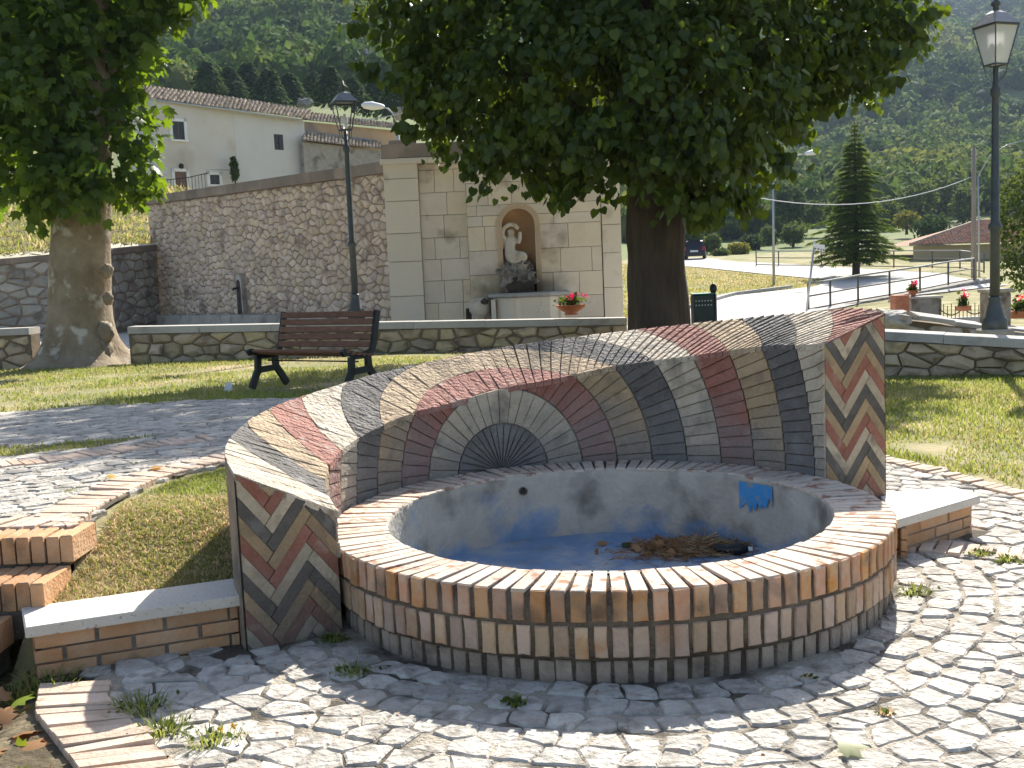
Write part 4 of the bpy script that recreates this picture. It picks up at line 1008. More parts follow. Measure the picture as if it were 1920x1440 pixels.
def crown_leaves(name, lumps, n_leaf, size, kind, mat, parent, rg, droop=.6, surf=.55, cl=14, cr=.28):
    """leaves in sprays spread through and mostly near the surface of the lumps (centre, radii)"""
    C = np.array([l[0] for l in lumps]); Rd = np.array([l[1] for l in lumps]); vol = Rd.prod(1) ** (2 / 3); p = vol / vol.sum()
    nc = n_leaf // cl; idx = rg.choice(len(lumps), nc, p=p); d = rg.normal(size=(nc, 3)); d /= np.linalg.norm(d, axis=1, keepdims=True)
    r = rg.uniform(surf ** 3, 1.04 ** 3, nc) ** (1 / 3); spray = C[idx] + d * Rd[idx] * r[:, None]
    # drop sprays buried deep inside another lump
    keep = np.ones(nc, bool)
    for c, rr in zip(C, Rd): keep &= (((spray - c) / rr) ** 2).sum(1) > .30
    spray = spray[keep]; d = d[keep]; nc = len(spray)
    ax = d + rg.normal(size=(nc, 3)) * .5; ax[:, 2] -= .25; ax /= np.linalg.norm(ax, axis=1, keepdims=True)
    k = np.repeat(np.arange(nc), cl); t = rg.uniform(-1, 1, len(k))
    pos = spray[k] + ax[k] * (t * cr)[:, None] + rg.normal(size=(len(k), 3)) * cr * .33
    nrm = d[k] * .7 + rg.normal(size=(len(k), 3)) * .55; nrm[:, 2] += .55
    dn = d[k] * .45 + rg.normal(size=(len(k), 3)) * .45; dn[:, 2] -= droop
    sz = size * rg.uniform(.62, 1.15, len(k))
    V, T = scatter_leaves(pos, nrm, dn, sz, kind)
    return mk_np(name, V, T, mat, parent)
def trunk_mesh(name, path, rad, mat, parent, n=28, flare=0., amp=.04, fr=2., seed=0, lobes=5):
    pts = [Vector(p) for p in path]; m = len(pts); V = []; f = []
    dense = []; dr = []
    for i in range(m - 1):
        k = 6
        for j in range(k): t = j / k; dense.append(pts[i].lerp(pts[i + 1], t)); dr.append(rad[i] + (rad[i + 1] - rad[i]) * t)
    dense.append(pts[-1]); dr.append(rad[-1]); z0 = dense[0].z
    for i, (p, r) in enumerate(zip(dense, dr)):
        h = p.z - z0
        for k in range(n):
            a = 2 * math.pi * k / n; fl = flare * math.exp(-h / .28) * (.55 + .45 * math.cos(a * lobes + seed)) if flare else 0
            w = amp * mn.fractal(Vector((math.cos(a) * fr, math.sin(a) * fr, p.z * fr * .35 + seed)), 1, 2, 4)
            rr = r * (1 + w * 3) + fl; V.append((p.x + rr * math.cos(a), p.y + rr * math.sin(a), p.z))
    L = len(dense)
    for i in range(L - 1):
        for k in range(n): f.append((i * n + k, i * n + (k + 1) % n, (i + 1) * n + (k + 1) % n, (i + 1) * n + k))
    f.append(tuple((L - 1) * n + k for k in range(n)))
    return mk(name, V, f, mat, parent, True)
def limb(name, a, b, r0, r1, mat, parent, sag=.2, seed=0):
    a, b = Vector(a), Vector(b); rr = random.Random(seed); pts = []; n = 7
    for i in range(n + 1):
        t = i / n; p = a.lerp(b, t); p.z += sag * math.sin(math.pi * t); p += Vector((rr.uniform(-1, 1), rr.uniform(-1, 1), rr.uniform(-1, 1))) * .05 * (a - b).length * (0 if i in (0, n) else 1) * .5; pts.append(p)
    m = MB(); m.tube(pts, [r0 + (r1 - r0) * i / n for i in range(n + 1)], 8); return m.build(name, mat, parent, True)

rg = np.random.default_rng(11)
# linden in the middle
LY = 17.4; tb_ = at(1230, 480, LY); tz = gz(tb_.x, LY)
lin = tag(empty('linden_tree', (tb_.x, LY, tz)), 'broad dark linden tree with a thick furrowed trunk behind the shell wall', 'tree')
trunk_mesh('trunk', [(tb_.x, LY, tz - .1), (tb_.x + .02, LY, tz + 1), (tb_.x, LY, 2.2), (tb_.x + .05, LY, 3.4), (tb_.x - .1, LY, 5.5), (tb_.x, LY, 8)], [.50, .475, .47, .42, .28, .10], M['bark_lin'], lin, 32, .18, .035, 3.2, 2)
lumps = []
def lump(px, py, rpx, dy=0, ry=1., rz=1.):
    Y = LY + dy; p = at(px, py, Y); r = rpx * Y / F; lumps.append((tuple(p), (r, r * ry, r * rz)))
for a_ in ((745, 85, 75, 0), (770, 20, 100, .5), (820, 150, 85, -.6), (860, 215, 75, .5), (905, 258, 62, -.6), (955, 275, 72, -1), (1030, 295, 68, .4), (1090, 318, 56, -1.2), (1150, 310, 62, -1.6), (1215, 295, 62, -1.9), (1275, 318, 66, -1.6),
           (1335, 330, 66, -1), (1390, 325, 62, -.4), (1435, 270, 62, -.2), (1450, 190, 80, .2), (1425, 230, 75, -1), (1530, 125, 80, .3), (1610, 110, 72, 0), (1655, 65, 58, .4), (1690, 30, 52, .3),
           (900, 90, 150, .2), (1000, 150, 150, -1.3), (1120, 170, 150, -2), (1250, 170, 150, -2), (1370, 140, 150, -1.4), (1480, 60, 140, 0), (1600, 20, 110, .6),
           (1000, 40, 190, 1.8), (1200, 60, 210, 2.4), (1400, 40, 200, 1.8), (850, -60, 150, 0), (1000, -90, 190, -1), (1200, -110, 220, -1.5), (1400, -90, 200, -.6), (1560, -60, 150, .3),
           (900, -190, 150, 0), (1050, -230, 180, 0), (1220, -260, 200, 0), (1400, -220, 180, 0), (1540, -160, 130, .4), (1150, -360, 170, .2), (1290, -370, 170, .2)): lump(*a_)
crown_leaves('crown', lumps, 52000, .138, 'heart', M['leaf_lin'], lin, rg, .9, .62, 14, .26)
# hanging sprays under the crown
hp = []
for px0, py0, py1, k in ((1300, 350, 430, 30), (1345, 360, 420, 22), (1398, 360, 402, 20), (1050, 330, 384, 22), (1085, 335, 365, 14), (665, 50, 62, 10), (1722, 24, 46, 16), (1755, 18, 24, 8), (765, 235, 262, 14), (1475, 290, 330, 18), (1010, 335, 370, 16), (880, 295, 330, 16), (690, 120, 145, 10), (1690, 80, 120, 14), (1660, 150, 172, 12), (1500, 215, 245, 12)):
    for _ in range(k * 2): t_ = random.random(); hp.append(at(px0 + random.gauss(0, 13 * (1 - t_) + 4), py0 + (py1 - py0) * t_ - 6, LY - random.uniform(.5, .8)))
pos = np.array([tuple(p) for p in hp]); nn_ = rg.normal(size=pos.shape) * .5; nn_[:, 1] -= .7; dn = rg.normal(size=pos.shape) * .3; dn[:, 2] -= 1
V, T = scatter_leaves(pos, nn_, dn, .17 * rg.uniform(.7, 1.1, len(pos)), 'heart'); mk_np('hanging_sprays', V, T, M['leaf_lin'], lin)
for k, (px, py, dy, r0) in enumerate(((900, 120, 0, .16), (1050, 60, -1.2, .17), (1480, 120, 0, .16), (1380, 40, -1, .16), (1200, -150, .8, .18), (1620, 60, .3, .12))):
    limb('limb', (tb_.x, LY, 2.9 + .25 * k), at(px, py, LY + dy), r0, .03, M['bark_lin'], lin, .3, k)
# plane tree at the left
PY = 19.0; pb = at(152, 560, PY); pz = gz(pb.x, PY)
pla = tag(empty('plane_tree', (pb.x, PY, pz)), 'old plane tree with mottled thick trunk and flared roots at the left', 'tree')
pth = [at(158, 686, PY), at(157, 668, PY), at(152, 620, PY), at(150, 560, PY), at(150, 480, PY), at(152, 410, PY), at(158, 300, PY), at(168, 180, PY), at(172, 60, PY), at(165, -140, PY), at(160, -420, PY)]
trunk_mesh('trunk', [(p.x, PY, p.z) for p in pth], [.74, .64, .56, .52, .51, .49, .46, .38, .34, .28, .12], M['bark_pla'], pla, 36, .42, .02, 2.2, 4, 4)
for k, (u, v_, r) in enumerate(((201, 508, .10), (203, 560, .09), (198, 622, .14), (190, 660, .20), (130, 664, .16))):
    c = at(u, v_, PY - .30); blob('burl', (c.x, c.y, c.z), (r, r, r * 1.3), M['bark_pla'], pla, 3, .3, 2, k, True)
lumps2 = []
def lump2(px, py, rpx, dy=0):
    Y = PY + dy; p = at(px, py, Y); r = rpx * Y / F; lumps2.append((tuple(p), (r, r * 1.1, r)))
for a_ in ((20, 60, 100, -.6), (60, 170, 90, -1), (40, 280, 85, -.8), (20, 350, 50, -.5), (100, 335, 62, -1.1), (105, 250, 62, -1.1), (100, 150, 62, -1.2), (95, 60, 80, -1.), (190, 330, 50, -.9), (225, 300, 48, -.5), (250, 340, 34, -.3), (215, 230, 50, -.4), (255, 275, 34, -.2),
           (245, 180, 36, 0), (225, 120, 52, .2), (255, 95, 34, .3), (230, 40, 62, .2), (270, 15, 52, .3), (300, -20, 60, .3), (120, 390, 26, -.9), (70, 375, 34, -.9), (150, -60, 150, 0), (0, -60, 150, .3), (290, -100, 110, .3), (100, -220, 190, 0), (270, -230, 130, .5), (-90, 60, 120, 0), (-80, 220, 100, 0), (90, -380, 170, 0)): lump2(*a_)
crown_leaves('crown', lumps2, 17000, .20, 'plane', M['leaf_pla'], pla, rg, .6, .45, 10, .30)
hp = []
for px0, py0, py1, k in ((285, 60, 110, 10), (285, 120, 150, 10), (282, 200, 235, 10), (285, 250, 300, 12), (280, 320, 370, 14), (240, 360, 385, 10), (350, -5, 8, 8), (290, 330, 360, 8), (60, 380, 400, 10), (150, 395, 408, 8)):
    for _ in range(k): hp.append(at(px0 + random.gauss(0, 11), random.uniform(py0, py1), PY - random.uniform(-.4, .8)))
pos = np.array([tuple(p) for p in hp]); nn_ = rg.normal(size=pos.shape) * .6; nn_[:, 1] -= .4; nn_[:, 2] += .4; dn = rg.normal(size=pos.shape) * .6; dn[:, 2] -= .5
V, T = scatter_leaves(pos, nn_, dn, .24 * rg.uniform(.7, 1.1, len(pos)), 'plane'); mk_np('outer_sprays', V, T, M['leaf_pla'], pla)
for k, (px, py, dy) in enumerate(((60, 120, -.8), (230, 120, 0), (30, 0, 0), (240, 270, -.3), (80, 300, -.8))): limb('limb', at(165, 250 - 30 * k, PY), at(px, py, PY + dy), .14, .03, M['bark_pla'], pla, .2, 20 + k)

# ------------------------------------------------------------------ grass
def inpoly_np(px, py, P):
    c = np.zeros(px.shape, bool); j = len(P) - 1
    for i in range(len(P)):
        cond = ((P[i][1] > py) != (P[j][1] > py)); c ^= cond & (px < (P[j][0] - P[i][0]) * (py - P[i][1]) / (P[j][1] - P[i][1] + 1e-12) + P[i][0]); j = i
    return c
def grass(name, poly, n, h, w, mat, label, lean=.5, patch=.9, thr=-.15, seed=0, excl=()):
    r_ = np.random.default_rng(seed); P = np.array(poly); lo, hi = P.min(0), P.max(0)
    x = r_.uniform(lo[0], hi[0], n * 3); y = r_.uniform(lo[1], hi[1], n * 3); ok = inpoly_np(x, y, poly)
    for e in excl: ok &= ~e(x, y)
    x, y = x[ok][:n], y[ok][:n]
    dens = np.array([mn.noise(Vector((a * patch, b * patch, seed * 1.7))) + .5 * mn.noise(Vector((a * patch * 3, b * patch * 3, 9))) for a, b in zip(x, y)])
    k = dens > thr + r_.uniform(-.25, .1, len(x)); x, y, dens = x[k], y[k], dens[k]; n = len(x)
    z = ground_z(x, y) - .022; a = r_.uniform(0, 2 * math.pi, n); hh = h * r_.uniform(.35, 1.2, n) * (.75 + .6 * np.clip(dens, 0, 1)); ln = r_.uniform(.1, 1., n) * lean * hh
    b_ = a + math.pi / 2 + r_.uniform(-.6, .6, n); ww = w * r_.uniform(.6, 1.3, n)
    base = np.stack([x, y, z], 1); sd = np.stack([np.cos(a), np.sin(a), 0 * a], 1) * ww[:, None] / 2; tip = np.stack([np.cos(b_) * ln, np.sin(b_) * ln, hh], 1)
    mid = base + tip * np.array([.4, .4, .62])
    V = np.stack([base - sd, base + sd, mid + sd * .7, mid - sd * .7, base + tip], 1).reshape(-1, 3); o = (np.arange(n) * 5)[:, None]
    T = np.concatenate([o + [0, 1, 2], o + [0, 2, 3], o + [3, 2, 4]])
    return tag(mk_np(name, V, T, mat), label, 'grass', kind='stuff')
PATCH = [(-2.0, 4.2), (-1.24, 4.47), (-1.12, 4.4), (-.9, 4.6)] + [(CX + 1.70 * math.cos(R_(t)), CY + 1.70 * math.sin(R_(t))) for t in (190, 175, 160, 145, 130)] + [(-.9, 7.0), (-1.2, 6.78), (-1.62, 6.2), (-1.86, 5.7), (-1.93, 5.1), (-1.88, 4.62), (-1.9, 4.45)]
nosh = lambda x, y: np.hypot(x - CX, y - CY) < 1.69
grass('grass', PATCH, 20000, .028, .0055, M['grass'], 'green and straw-coloured grass in the patch beside the shell wall', 1.1, 1.4, -.30, 1, (nosh,))
grass('grass', PATCH, 17000, .026, .004, M['straw'], 'dead straw lying in the grass patch beside the shell wall', 3.2, 1.4, -.2, 2, (nosh, lambda x, y: y > 5.3))
grass('grass', STRIP, 2600, .06, .010, M['grass'], 'thin strip of grass between the two cobbled paths', .8, 1.4, -.6, 3)
BL = [(-9, 10.4), (-7, 8.9), (-4.96, 10.25), (-4.29, 10.6), (-3.42, 10.75), (-2.12, 10.5), (.2, 10.35), (1.7, 9.8), (2.5, 8.4), (4.5, 12), (4, 18.5), (-9, 18.5)]
grass('grass', BL, 60000, .045, .013, M['grass'], 'sunburnt green lawn round the park bench', .9, .42, .0, 4)
grass('grass', BL, 26000, .05, .012, M['grass_dry'], 'dry yellow grass in the lawn round the park bench', 1.4, .5, -.1, 5)
RL = [(2.62, 8.3), (2.83, 7.56), (2.98, 7.09), (3.12, 6.59), (3.22, 6.20), (3.30, 5.6), (3.32, 5.0), (5.5, 5.0), (7.5, 13.2), (4.0, 14.2), (2.6, 12)]
grass('grass', RL, 46000, .042, .010, M['grass'], 'green lawn between the right paving and the low wall', .9, .6, -.04, 6)
grass('grass', RL, 16000, .05, .010, M['grass_dry'], 'dry yellow tufts in the lawn on the right', 1.4, .7, -.1, 7)

# ------------------------------------------------------------------ bench, bin, flower bowls, lamps
def wood_bench():
    o = Vector((-2.97, 12.2)); ang = R_(-34); w = Vector((math.cos(ang), math.sin(ang))); dpt = Vector((-w.y, w.x)); z0 = gz(-2.4, 11.9); L = 1.5
    rt = tag(empty('park_bench', (o.x + w.x * L / 2, o.y + w.y * L / 2, z0)), 'slatted brown wooden park bench on black cast-iron legs before the low wall', 'bench')
    Q = lambda u, v, z: Vector((o.x + w.x * u + dpt.x * v, o.y + w.y * u + dpt.y * v, z0 + z))
    W3_ = Vector((w.x, w.y, 0)); D3 = Vector((dpt.x, dpt.y, 0))
    for u in (.03, L - .03):
        m = MB()
        def rail(pts, wd):
            for a, b in zip(pts[:-1], pts[1:]): m.bar(Q(u, *a), Q(u, *b), .045, wd, D3.cross(Vector((Q(u, *b) - Q(u, *a))).normalized()) if False else Vector((0, 0, 1)) if abs(b[1] - a[1]) < abs(b[0] - a[0]) else D3)
        rail([(-.05, 0), (.00, .10), (.06, .20), (.07, .36)], .075)             # front leg
        rail([(.50, 0), (.42, .12), (.34, .22), (.33, .38)], .075)              # rear leg
        rail([(.05, .20), (.35, .21)], .07)                                      # tie
        rail([(-.07, .40), (-.03, .425), (.10, .385), (.30, .37), (.40, .40), (.45, .50), (.49, .68), (.53, .84)], .062)
        rail([(.07, .36), (.33, .36)], .06)
        m.build('iron_frame', M['iron'], rt)
    for k in range(5):
        v = .0 + .085 * k; z = .425 - .012 * k - (.015 if k else 0)
        b = MB(); b.box(Q(L / 2, v, z), (L - .0, .068, .032), (W3_, D3, Vector((0, 0, 1))), .005); b.build('seat_slat', M['wood'], rt)
    up = Vector((D3.x * .20, D3.y * .20, .98)).normalized()
    for k in range(5):
        p = Q(L / 2, .405 + .020 * k, .475 + .082 * k)
        b = MB(); b.box(p, (L - .09, .03, .066), (W3_, up.cross(W3_), up), .005); b.build('back_slat', M['wood'], rt)
    MB().tube([Q(.05, .2, .30), Q(L - .05, .2, .30)], .009, 6).build('tie_rod', M['iron'], rt)
wood_bench()

def lamp(base, h, label, panes, s=1.):
    rt = tag(empty('street_lamp', base), label, 'lamp', 'lantern street lamps'); b = Vector(base); k = h / 4.2
    P = lambda *pr: [(r * k, z * k) for r, z in pr]
    MB().lathe(b, P((.16, -.1), (.16, .10), (.13, .13), (.085, .30), (.075, .34), (.085, .37), (.072, .40)), 12).build('lamp_base', M['lamp_iron'], rt, True)
    MB().lathe(b, P((.062, .38), (.060, 1.25), (.085, 1.28), (.085, 1.33), (.055, 1.37), (.045, 2.85), (.042, 2.95), (.065, 2.99), (.065, 3.06), (.036, 3.10), (.033, 3.34)), 12).build('pole', M['lamp_iron'], rt, True)
    zb, zt, rb, rt_ = 3.36 * k, 3.84 * k, .10 * k, .19 * k
    co = lambda r, z, j: b + Vector((r * math.cos(math.pi / 4 + j * math.pi / 2 + .35), r * math.sin(math.pi / 4 + j * math.pi / 2 + .35), z))
    q = math.sqrt(2)
    lan = MB()
    for j in range(4):
        lan.bar(co(rb * q, zb, j), co(rt_ * q, zt, j), .016 * k); lan.bar(co(rb * q, zb, j), co(rb * q, zb, j + 1), .02 * k); lan.bar(co(rt_ * q, zt, j), co(rt_ * q, zt, j + 1), .024 * k)
        lan.tube([b + Vector((0, 0, 3.12 * k)), co(.11 * k, 3.22 * k, j), co(rb * q, zb, j)], .007 * k, 5)
    fr = lan.build('lantern', M['lamp_iron'], rt)
    for j in range(4):
        a, c, d_, e = co(rb * q * .95, zb, j), co(rb * q * .95, zb, j + 1), co(rt_ * q * .95, zt, j + 1), co(rt_ * q * .95, zt, j)
        if panes: mk('pane', [a, c, d_, e], [(0, 1, 2, 3)], M['lamp_glass'], fr)
    MB().lathe(b + Vector((0, 0, zb)), P((.02, 0), (.045, .04), (.05, .22), (.02, .28)), 8).build('bulb', M['lamp_glass'], fr, True)
    top = MB(); r4 = [(rt_ * q * 1.15, zt + .01 * k), (.09 * k * q, zt + .16 * k), (.05 * k, zt + .20 * k)]; V = []
    for r, z in r4: V += [co(r, z, j) for j in range(4)]
    f = [(3, 2, 1, 0), (8, 9, 10, 11)] + [(i * 4 + j, i * 4 + (j + 1) % 4, i * 4 + 4 + (j + 1) % 4, i * 4 + 4 + j) for i in range(2) for j in range(4)]
    mk('roof', V, f, M['lamp_roof'], rt)
    MB().lathe(b + Vector((0, 0, zt + .19 * k)), P((.045, 0), (.03, .05), (.06, .08), (.055, .11), (.02, .14), (.012, .20)), 10).build('finial', M['lamp_iron'], rt, True)
M['lamp_roof'] = pbr('lamp_roof', (.20, .21, .22), (.26, .27, .28), 8, .4, .1, 40, 0, metal=.4)
lb = at(668, 592, 20.0); lt = at(652, 170, 20.0); lamp((lb.x, 20.0, lb.z), lt.z - lb.z + .15, 'street lamp with open lantern by the rubble wall', False)
lb = at(1865, 606, 14.2); lt = at(1860, 6, 14.2); lamp((lb.x, 14.2, lb.z - .05), lt.z - lb.z + .12, 'street lamp with frosted white panes behind the right low wall', True)
MB().box((lb.x, 14.2, lb.z - .35), (.36, .36, .55), bev=.02).build('lamp_plinth', M['rubble_grey'], bpy.data.objects['street_lamp.001'])
lb = at(668, 592, 20.0); MB().box((lb.x, 20.0, lb.z - .40), (.32, .32, .60), bev=.02).build('lamp_plinth', M['rubble_grey'], bpy.data.objects['street_lamp'])

def flowers(name, c, r, n, petal, parent, h=.16, seed=0):
    r_ = np.random.default_rng(seed); c = np.array(c)
    p = c + r_.normal(size=(n, 3)) * np.array([r * .5, r * .5, h * .33]) + np.array([0, 0, h * .55])
    nn = r_.normal(size=(n, 3)); nn[:, 2] += .8; dn = r_.normal(size=(n, 3)); V, T = scatter_leaves(p, nn, dn, .065 * r_.uniform(.6, 1.2, n), 'heart'); mk_np('foliage', V, T, M['leaf_bush'], parent)
    k = max(5, n // 26); hd = c + r_.normal(size=(k, 3)) * np.array([r * .55, r * .5, .03]) + np.array([0, 0, h * 1.25]); q = np.repeat(np.arange(k), 14)
    p = hd[q] + r_.normal(size=(len(q), 3)) * .026; nn = r_.normal(size=(len(q), 3)); V, T = scatter_leaves(p, nn, r_.normal(size=(len(q), 3)), .045 * r_.uniform(.7, 1.2, len(q)), 'oval'); mk_np('blossoms', V, T, M[petal], parent)
def bowl(p, r, h, label, petal, seed, box=False, n=170):
    rt = tag(empty('flower_bowl' if not box else 'flower_box', p), label, 'flower pot'); p = Vector(p)
    if box: MB().box(p + Vector((0, 0, h / 2)), (r * 2, .2, h), bev=.015).build('trough', M['terracotta'], rt)
    else: MB().lathe(p, [(r * .45, 0), (r * .42, h * .12), (r * .36, h * .2), (r * .75, h * .55), (r * .95, h * .92), (r * 1.03, h * .93), (r * 1.03, h), (r * .92, h), (r * .88, h * .86), (.01, h * .86)], 24).build('pot', M['terracotta'], rt, True)
    flowers('flowers', tuple(p + Vector((0, 0, h * .8))), r * .75, n, petal, rt, .16, seed)
cp = at(1071, 590, LW + .15); bowl((cp.x, LW + .18, cp.z + .0), .27, .17, 'terracotta bowl of pink and red geraniums on the low wall beside the linden', 'petal_red', 3)

bn = at(1322, 600, 17.6); bt = at(1322, 552, 17.6); bw = (at(1346, 580, 17.6).x - at(1298, 580, 17.6).x)
tbn = tag(empty('litter_bin', (bn.x, 17.6, -.1)), 'dark green metal litter bin with a knob-topped post right of the linden trunk', 'bin')
b = MB(); hw = bw * .39; zb0, zb1 = bt.z - .62, bt.z; cx_ = bn.x - bw * .10
b.box((cx_, 17.6, (zb0 + zb1) / 2), (hw * 2, .28, zb1 - zb0), bev=.015); b.build('bin_body', M['bin_green'], tbn)
MB().box((cx_, 17.6, zb1 + .012), (hw * 2 + .02, .30, .02), bev=.004).build('liner_rim', M['bin_bag'], tbn)
for r in range(2):
    for k in range(6): MB().box((cx_ - hw * .75 + k * hw * .3, 17.6 - .146, zb1 - .10 - r * .07), (.022, .012, .022)).build('vent_hole', M['galv'], tbn)
px_ = bn.x + bw * .36; MB().tube([(px_, 17.62, -.25), (px_, 17.62, bt.z)], .052, 10).build('post', M['iron'], tbn, True)
MB().lathe((px_, 17.62, bt.z), [(.025, -.01), (.05, .04), (.062, .09), (.05, .14), (.015, .18)], 12).build('knob', M['iron'], tbn, True)

# ------------------------------------------------------------------ road, far lawn, railings
def strip_mesh(name, L, Rr, mat, lift, parent=None):
    V = []; f = []
    for (a, b) in zip(L, Rr):
        for k in range(5): t = k / 4; x, y = a[0] + (b[0] - a[0]) * t, a[1] + (b[1] - a[1]) * t; V.append((x, y, gz(x, y) + lift))
    for i in range(len(L) - 1):
        for k in range(4): f.append((i * 5 + k, i * 5 + k + 1, (i + 1) * 5 + k + 1, (i + 1) * 5 + k))
    return mk(name, V, f, mat, parent, True)
def dens(P, n=10):
    o = []
    for a, b in zip(P[:-1], P[1:]): o += [(a[0] + (b[0] - a[0]) * k / n, a[1] + (b[1] - a[1]) * k / n) for k in range(n)]
    return o + [P[-1]]
# near apron (left edge, right edge) sweeping round the grass triangle and climbing to the left behind it
rl = dens([(3.0, 19), (4.2, 30), (6.5, 40), (10, 47), (15.0, 52), (17.0, 57), (15.2, 63), (11.8, 76), (11.6, 90)]); rr2 = dens([(9.4, 19), (9.6, 30), (10.2, 36), (14.0, 41), (21.5, 46), (23.5, 58), (19.5, 69), (16.3, 78), (16.0, 90)])
tag(strip_mesh('road', rl, rr2, M['road'], .02), kind='structure')
TRI = [(4.4, 31), (6.7, 40.5), (10, 47.3), (14.8, 52.2), (16.7, 57), (15.0, 62.6), (11.7, 75.5), (8, 84), (2, 84), (0, 40)]
grass('grass', TRI, 34000, .11, .05, M['grass_dry'], 'dry grass triangle inside the bend of the far road', .9, .12, -.25, 8)
grass('grass', TRI, 12000, .12, .05, M['grass'], 'green tufts in the grass triangle by the far road', .9, .12, -.1, 9)
kb = tag(empty('kerb', (12, 48, gz(12, 48))), 'low stone kerb along the grass triangle by the road', 'kerb')
for a, b in zip(dens([(6.9, 40.9), (10.1, 47.6), (13.6, 51.5)], 4)[:-1], dens([(6.9, 40.9), (10.1, 47.6), (13.6, 51.5)], 4)[1:]): MB().bar((a[0], a[1], gz(*a) + .06), (b[0], b[1], gz(*b) + .06), .22, .16).build('kerb_stone', M['cap_stone'], kb)

def railing(pts, h, label, rails=(1., .55, .08), post=None, r=.04, every=1):
    rt = tag(empty('railing', pts[0]), label, 'railing')
    for p in pts[::every]: MB().tube([Vector(p), Vector(p) + Vector((0, 0, h))], r, 6).build('post', M['rail'], rt, True)
    for k in rails: MB().tube([Vector(p) + Vector((0, 0, h * k)) for p in pts], r if k == 1. else r * .75, 6).build('rail', M['galv2'] if k == 1. else M['rail'], rt, True)
M['galv2'] = pbr('railing_top', (.22, .23, .23), (.30, .30, .29), 3, .5, .1, 30, 0, metal=.3)
NR = [(1516, 584, 38), (1557, 576, 39), (1609, 566, 40), (1668, 556, 41.3), (1725, 546, 43), (1778, 535, 45), (1826, 526, 47.5)]
rp = [at(*p) for p in NR]
railing(rp, .98, 'grey tube railing climbing along the near edge of the road ramp')
FR = [(1418, 498, 71), (1460, 499, 70), (1540, 500, 67.5), (1612, 501, 65), (1676, 502, 62.5), (1748, 503, 60), (1800, 504, 58), (1845, 512, 54.5)]
railing([at(*p) for p in FR], .98, 'grey tube railing along the far edge of the road below the conifer')
# ramp wall under the near railing
rwl = tag(empty('ramp_wall', (rp[4].x, rp[4].y, 0)), 'grey rubble retaining wall with concrete cap under the road ramp railing', 'wall')
A_, B_ = (rp[2].x - .2, rp[2].y - .25), (rp[6].x + 1.2, rp[6].y + .9)
stone_wall(rwl, A_, B_, -1.8, (rp[2].z - .28, rp[6].z - .22), .5, .36, M['rubble_grey'], M['rubble_mortar'], 1, .5, 160, .03, .06, 41)
coping_on(rwl, A_, B_, (rp[2].z - .28, rp[6].z - .22), .26, .5, .06, M['concrete'], 'cap', 2.5)
A2, B2 = (rp[0].x - .4, rp[0].y - .3), A_
coping_on(rwl, A2, B2, (rp[0].z - .30, rp[2].z - .28), .26, .4, .05, M['concrete'], 'cap', 2.5)
# sign on a leaning post
s0, s1 = at(1512, 584, 30), at(1527, 456, 30.4)
sg = tag(empty('road_sign', s0), 'small white direction sign on a leaning grey post by the ramp', 'sign')
MB().tube([s0, s1 + (s1 - s0) * .02], .03, 8).build('post', M['galv'], sg, True)
w0, w1, w2, w3 = at(1526, 456, 30.35), at(1547, 460, 30.3), at(1546, 472, 30.3), at(1525, 468, 30.35)
MB().prism([w0, w1, w2, w3], (0, .03, 0)).build('sign_board', M['sign_white'], sg)
for t in (.12, .38, .64, .86):
    a, b_ = w3.lerp(w2, t) + Vector((0, -.012, .04)), w3.lerp(w2, t + .11) + Vector((0, -.012, .04)); MB().bar(a, b_, .004, .035, Vector((0, 0, 1))).build('lettering', M['black_print'], sg)
# tall road lamps
def road_lamp(px, yb, yt, Y, arm, label, r=.06):
    b, t = at(px, yb, Y), at(px - 2, yt, Y); rt = tag(empty('road_lamp', b), label, 'lamp', None)
    sgn = 1 if arm[0] > px else -1; e = at(*arm, Y)
    pts = [t, t.lerp(e, .25) + Vector((0, 0, (e.z - t.z) * .35)), t.lerp(e, .6) + Vector((0, 0, (e.z - t.z) * .28)), e]
    MB().tube([b, b.lerp(t, .5), t], [r * 1.25, r, r * .8], 8).build('pole', M['galv'], rt, True)
    MB().tube(pts, r * .55, 6).build('arm', M['galv'], rt, True)
    L = (e - t).length; d = Vector((sgn, 0, .12)).normalized()
    MB().tube([e - d * .10, e + d * .05, e + d * .35, e + d * .62, e + d * .72], [.05, .10, .15, .11, .03], 8).build('lamp_head', M['sign_white'], rt, True)
    return rt
road_lamp(1451, 536, 325, 55, (1512, 288), 'tall grey street lamp with a curved arm on the grass triangle')
road_lamp(1836, 520, 330, 52, (1925, 262), 'slim grey lamp pole with a long arm right of the wooden pole', .045)
pl = at(742, 340, 38); road_lamp(748, 330, 236, 38, (716, 200), 'curved arm street lamp behind the coping of the ashlar front', .06)
mc = at(752, 214, 37.5); mr_ = tag(empty('traffic_mirror', mc), 'round grey traffic mirror seen from behind beside the curved lamp', 'mirror')
MB().tube([mc + Vector((0, .03, 0)), mc + Vector((0, -.02, 0)), mc + Vector((0, -.07, 0))], [.24, .25, .12], 16).build('mirror_back', M['concrete'], mr_, True)
MB().tube([mc + Vector((0, .03, 0)), mc + Vector((0, .03, -2.2))], .04, 6).build('post', M['galv'], mr_, True)
up_ = at(1826, 500, 50); ut = at(1826, 276, 50); wp = tag(empty('utility_pole', (up_.x, 50, up_.z - .5)), 'weathered wooden utility pole left of the right street lamp', 'pole')
MB().tube([(up_.x, 50, up_.z - .6), (ut.x, 50, ut.z)], [.13, .09], 10).build('pole', M['pole_wood'], wp, True)
for k in range(2): p = ut.lerp(up_, .04 + .05 * k); MB().box((p.x + .14, 50, p.z), (.24, .05, .06)).build('insulator_arm', M['pole_wood'], wp)
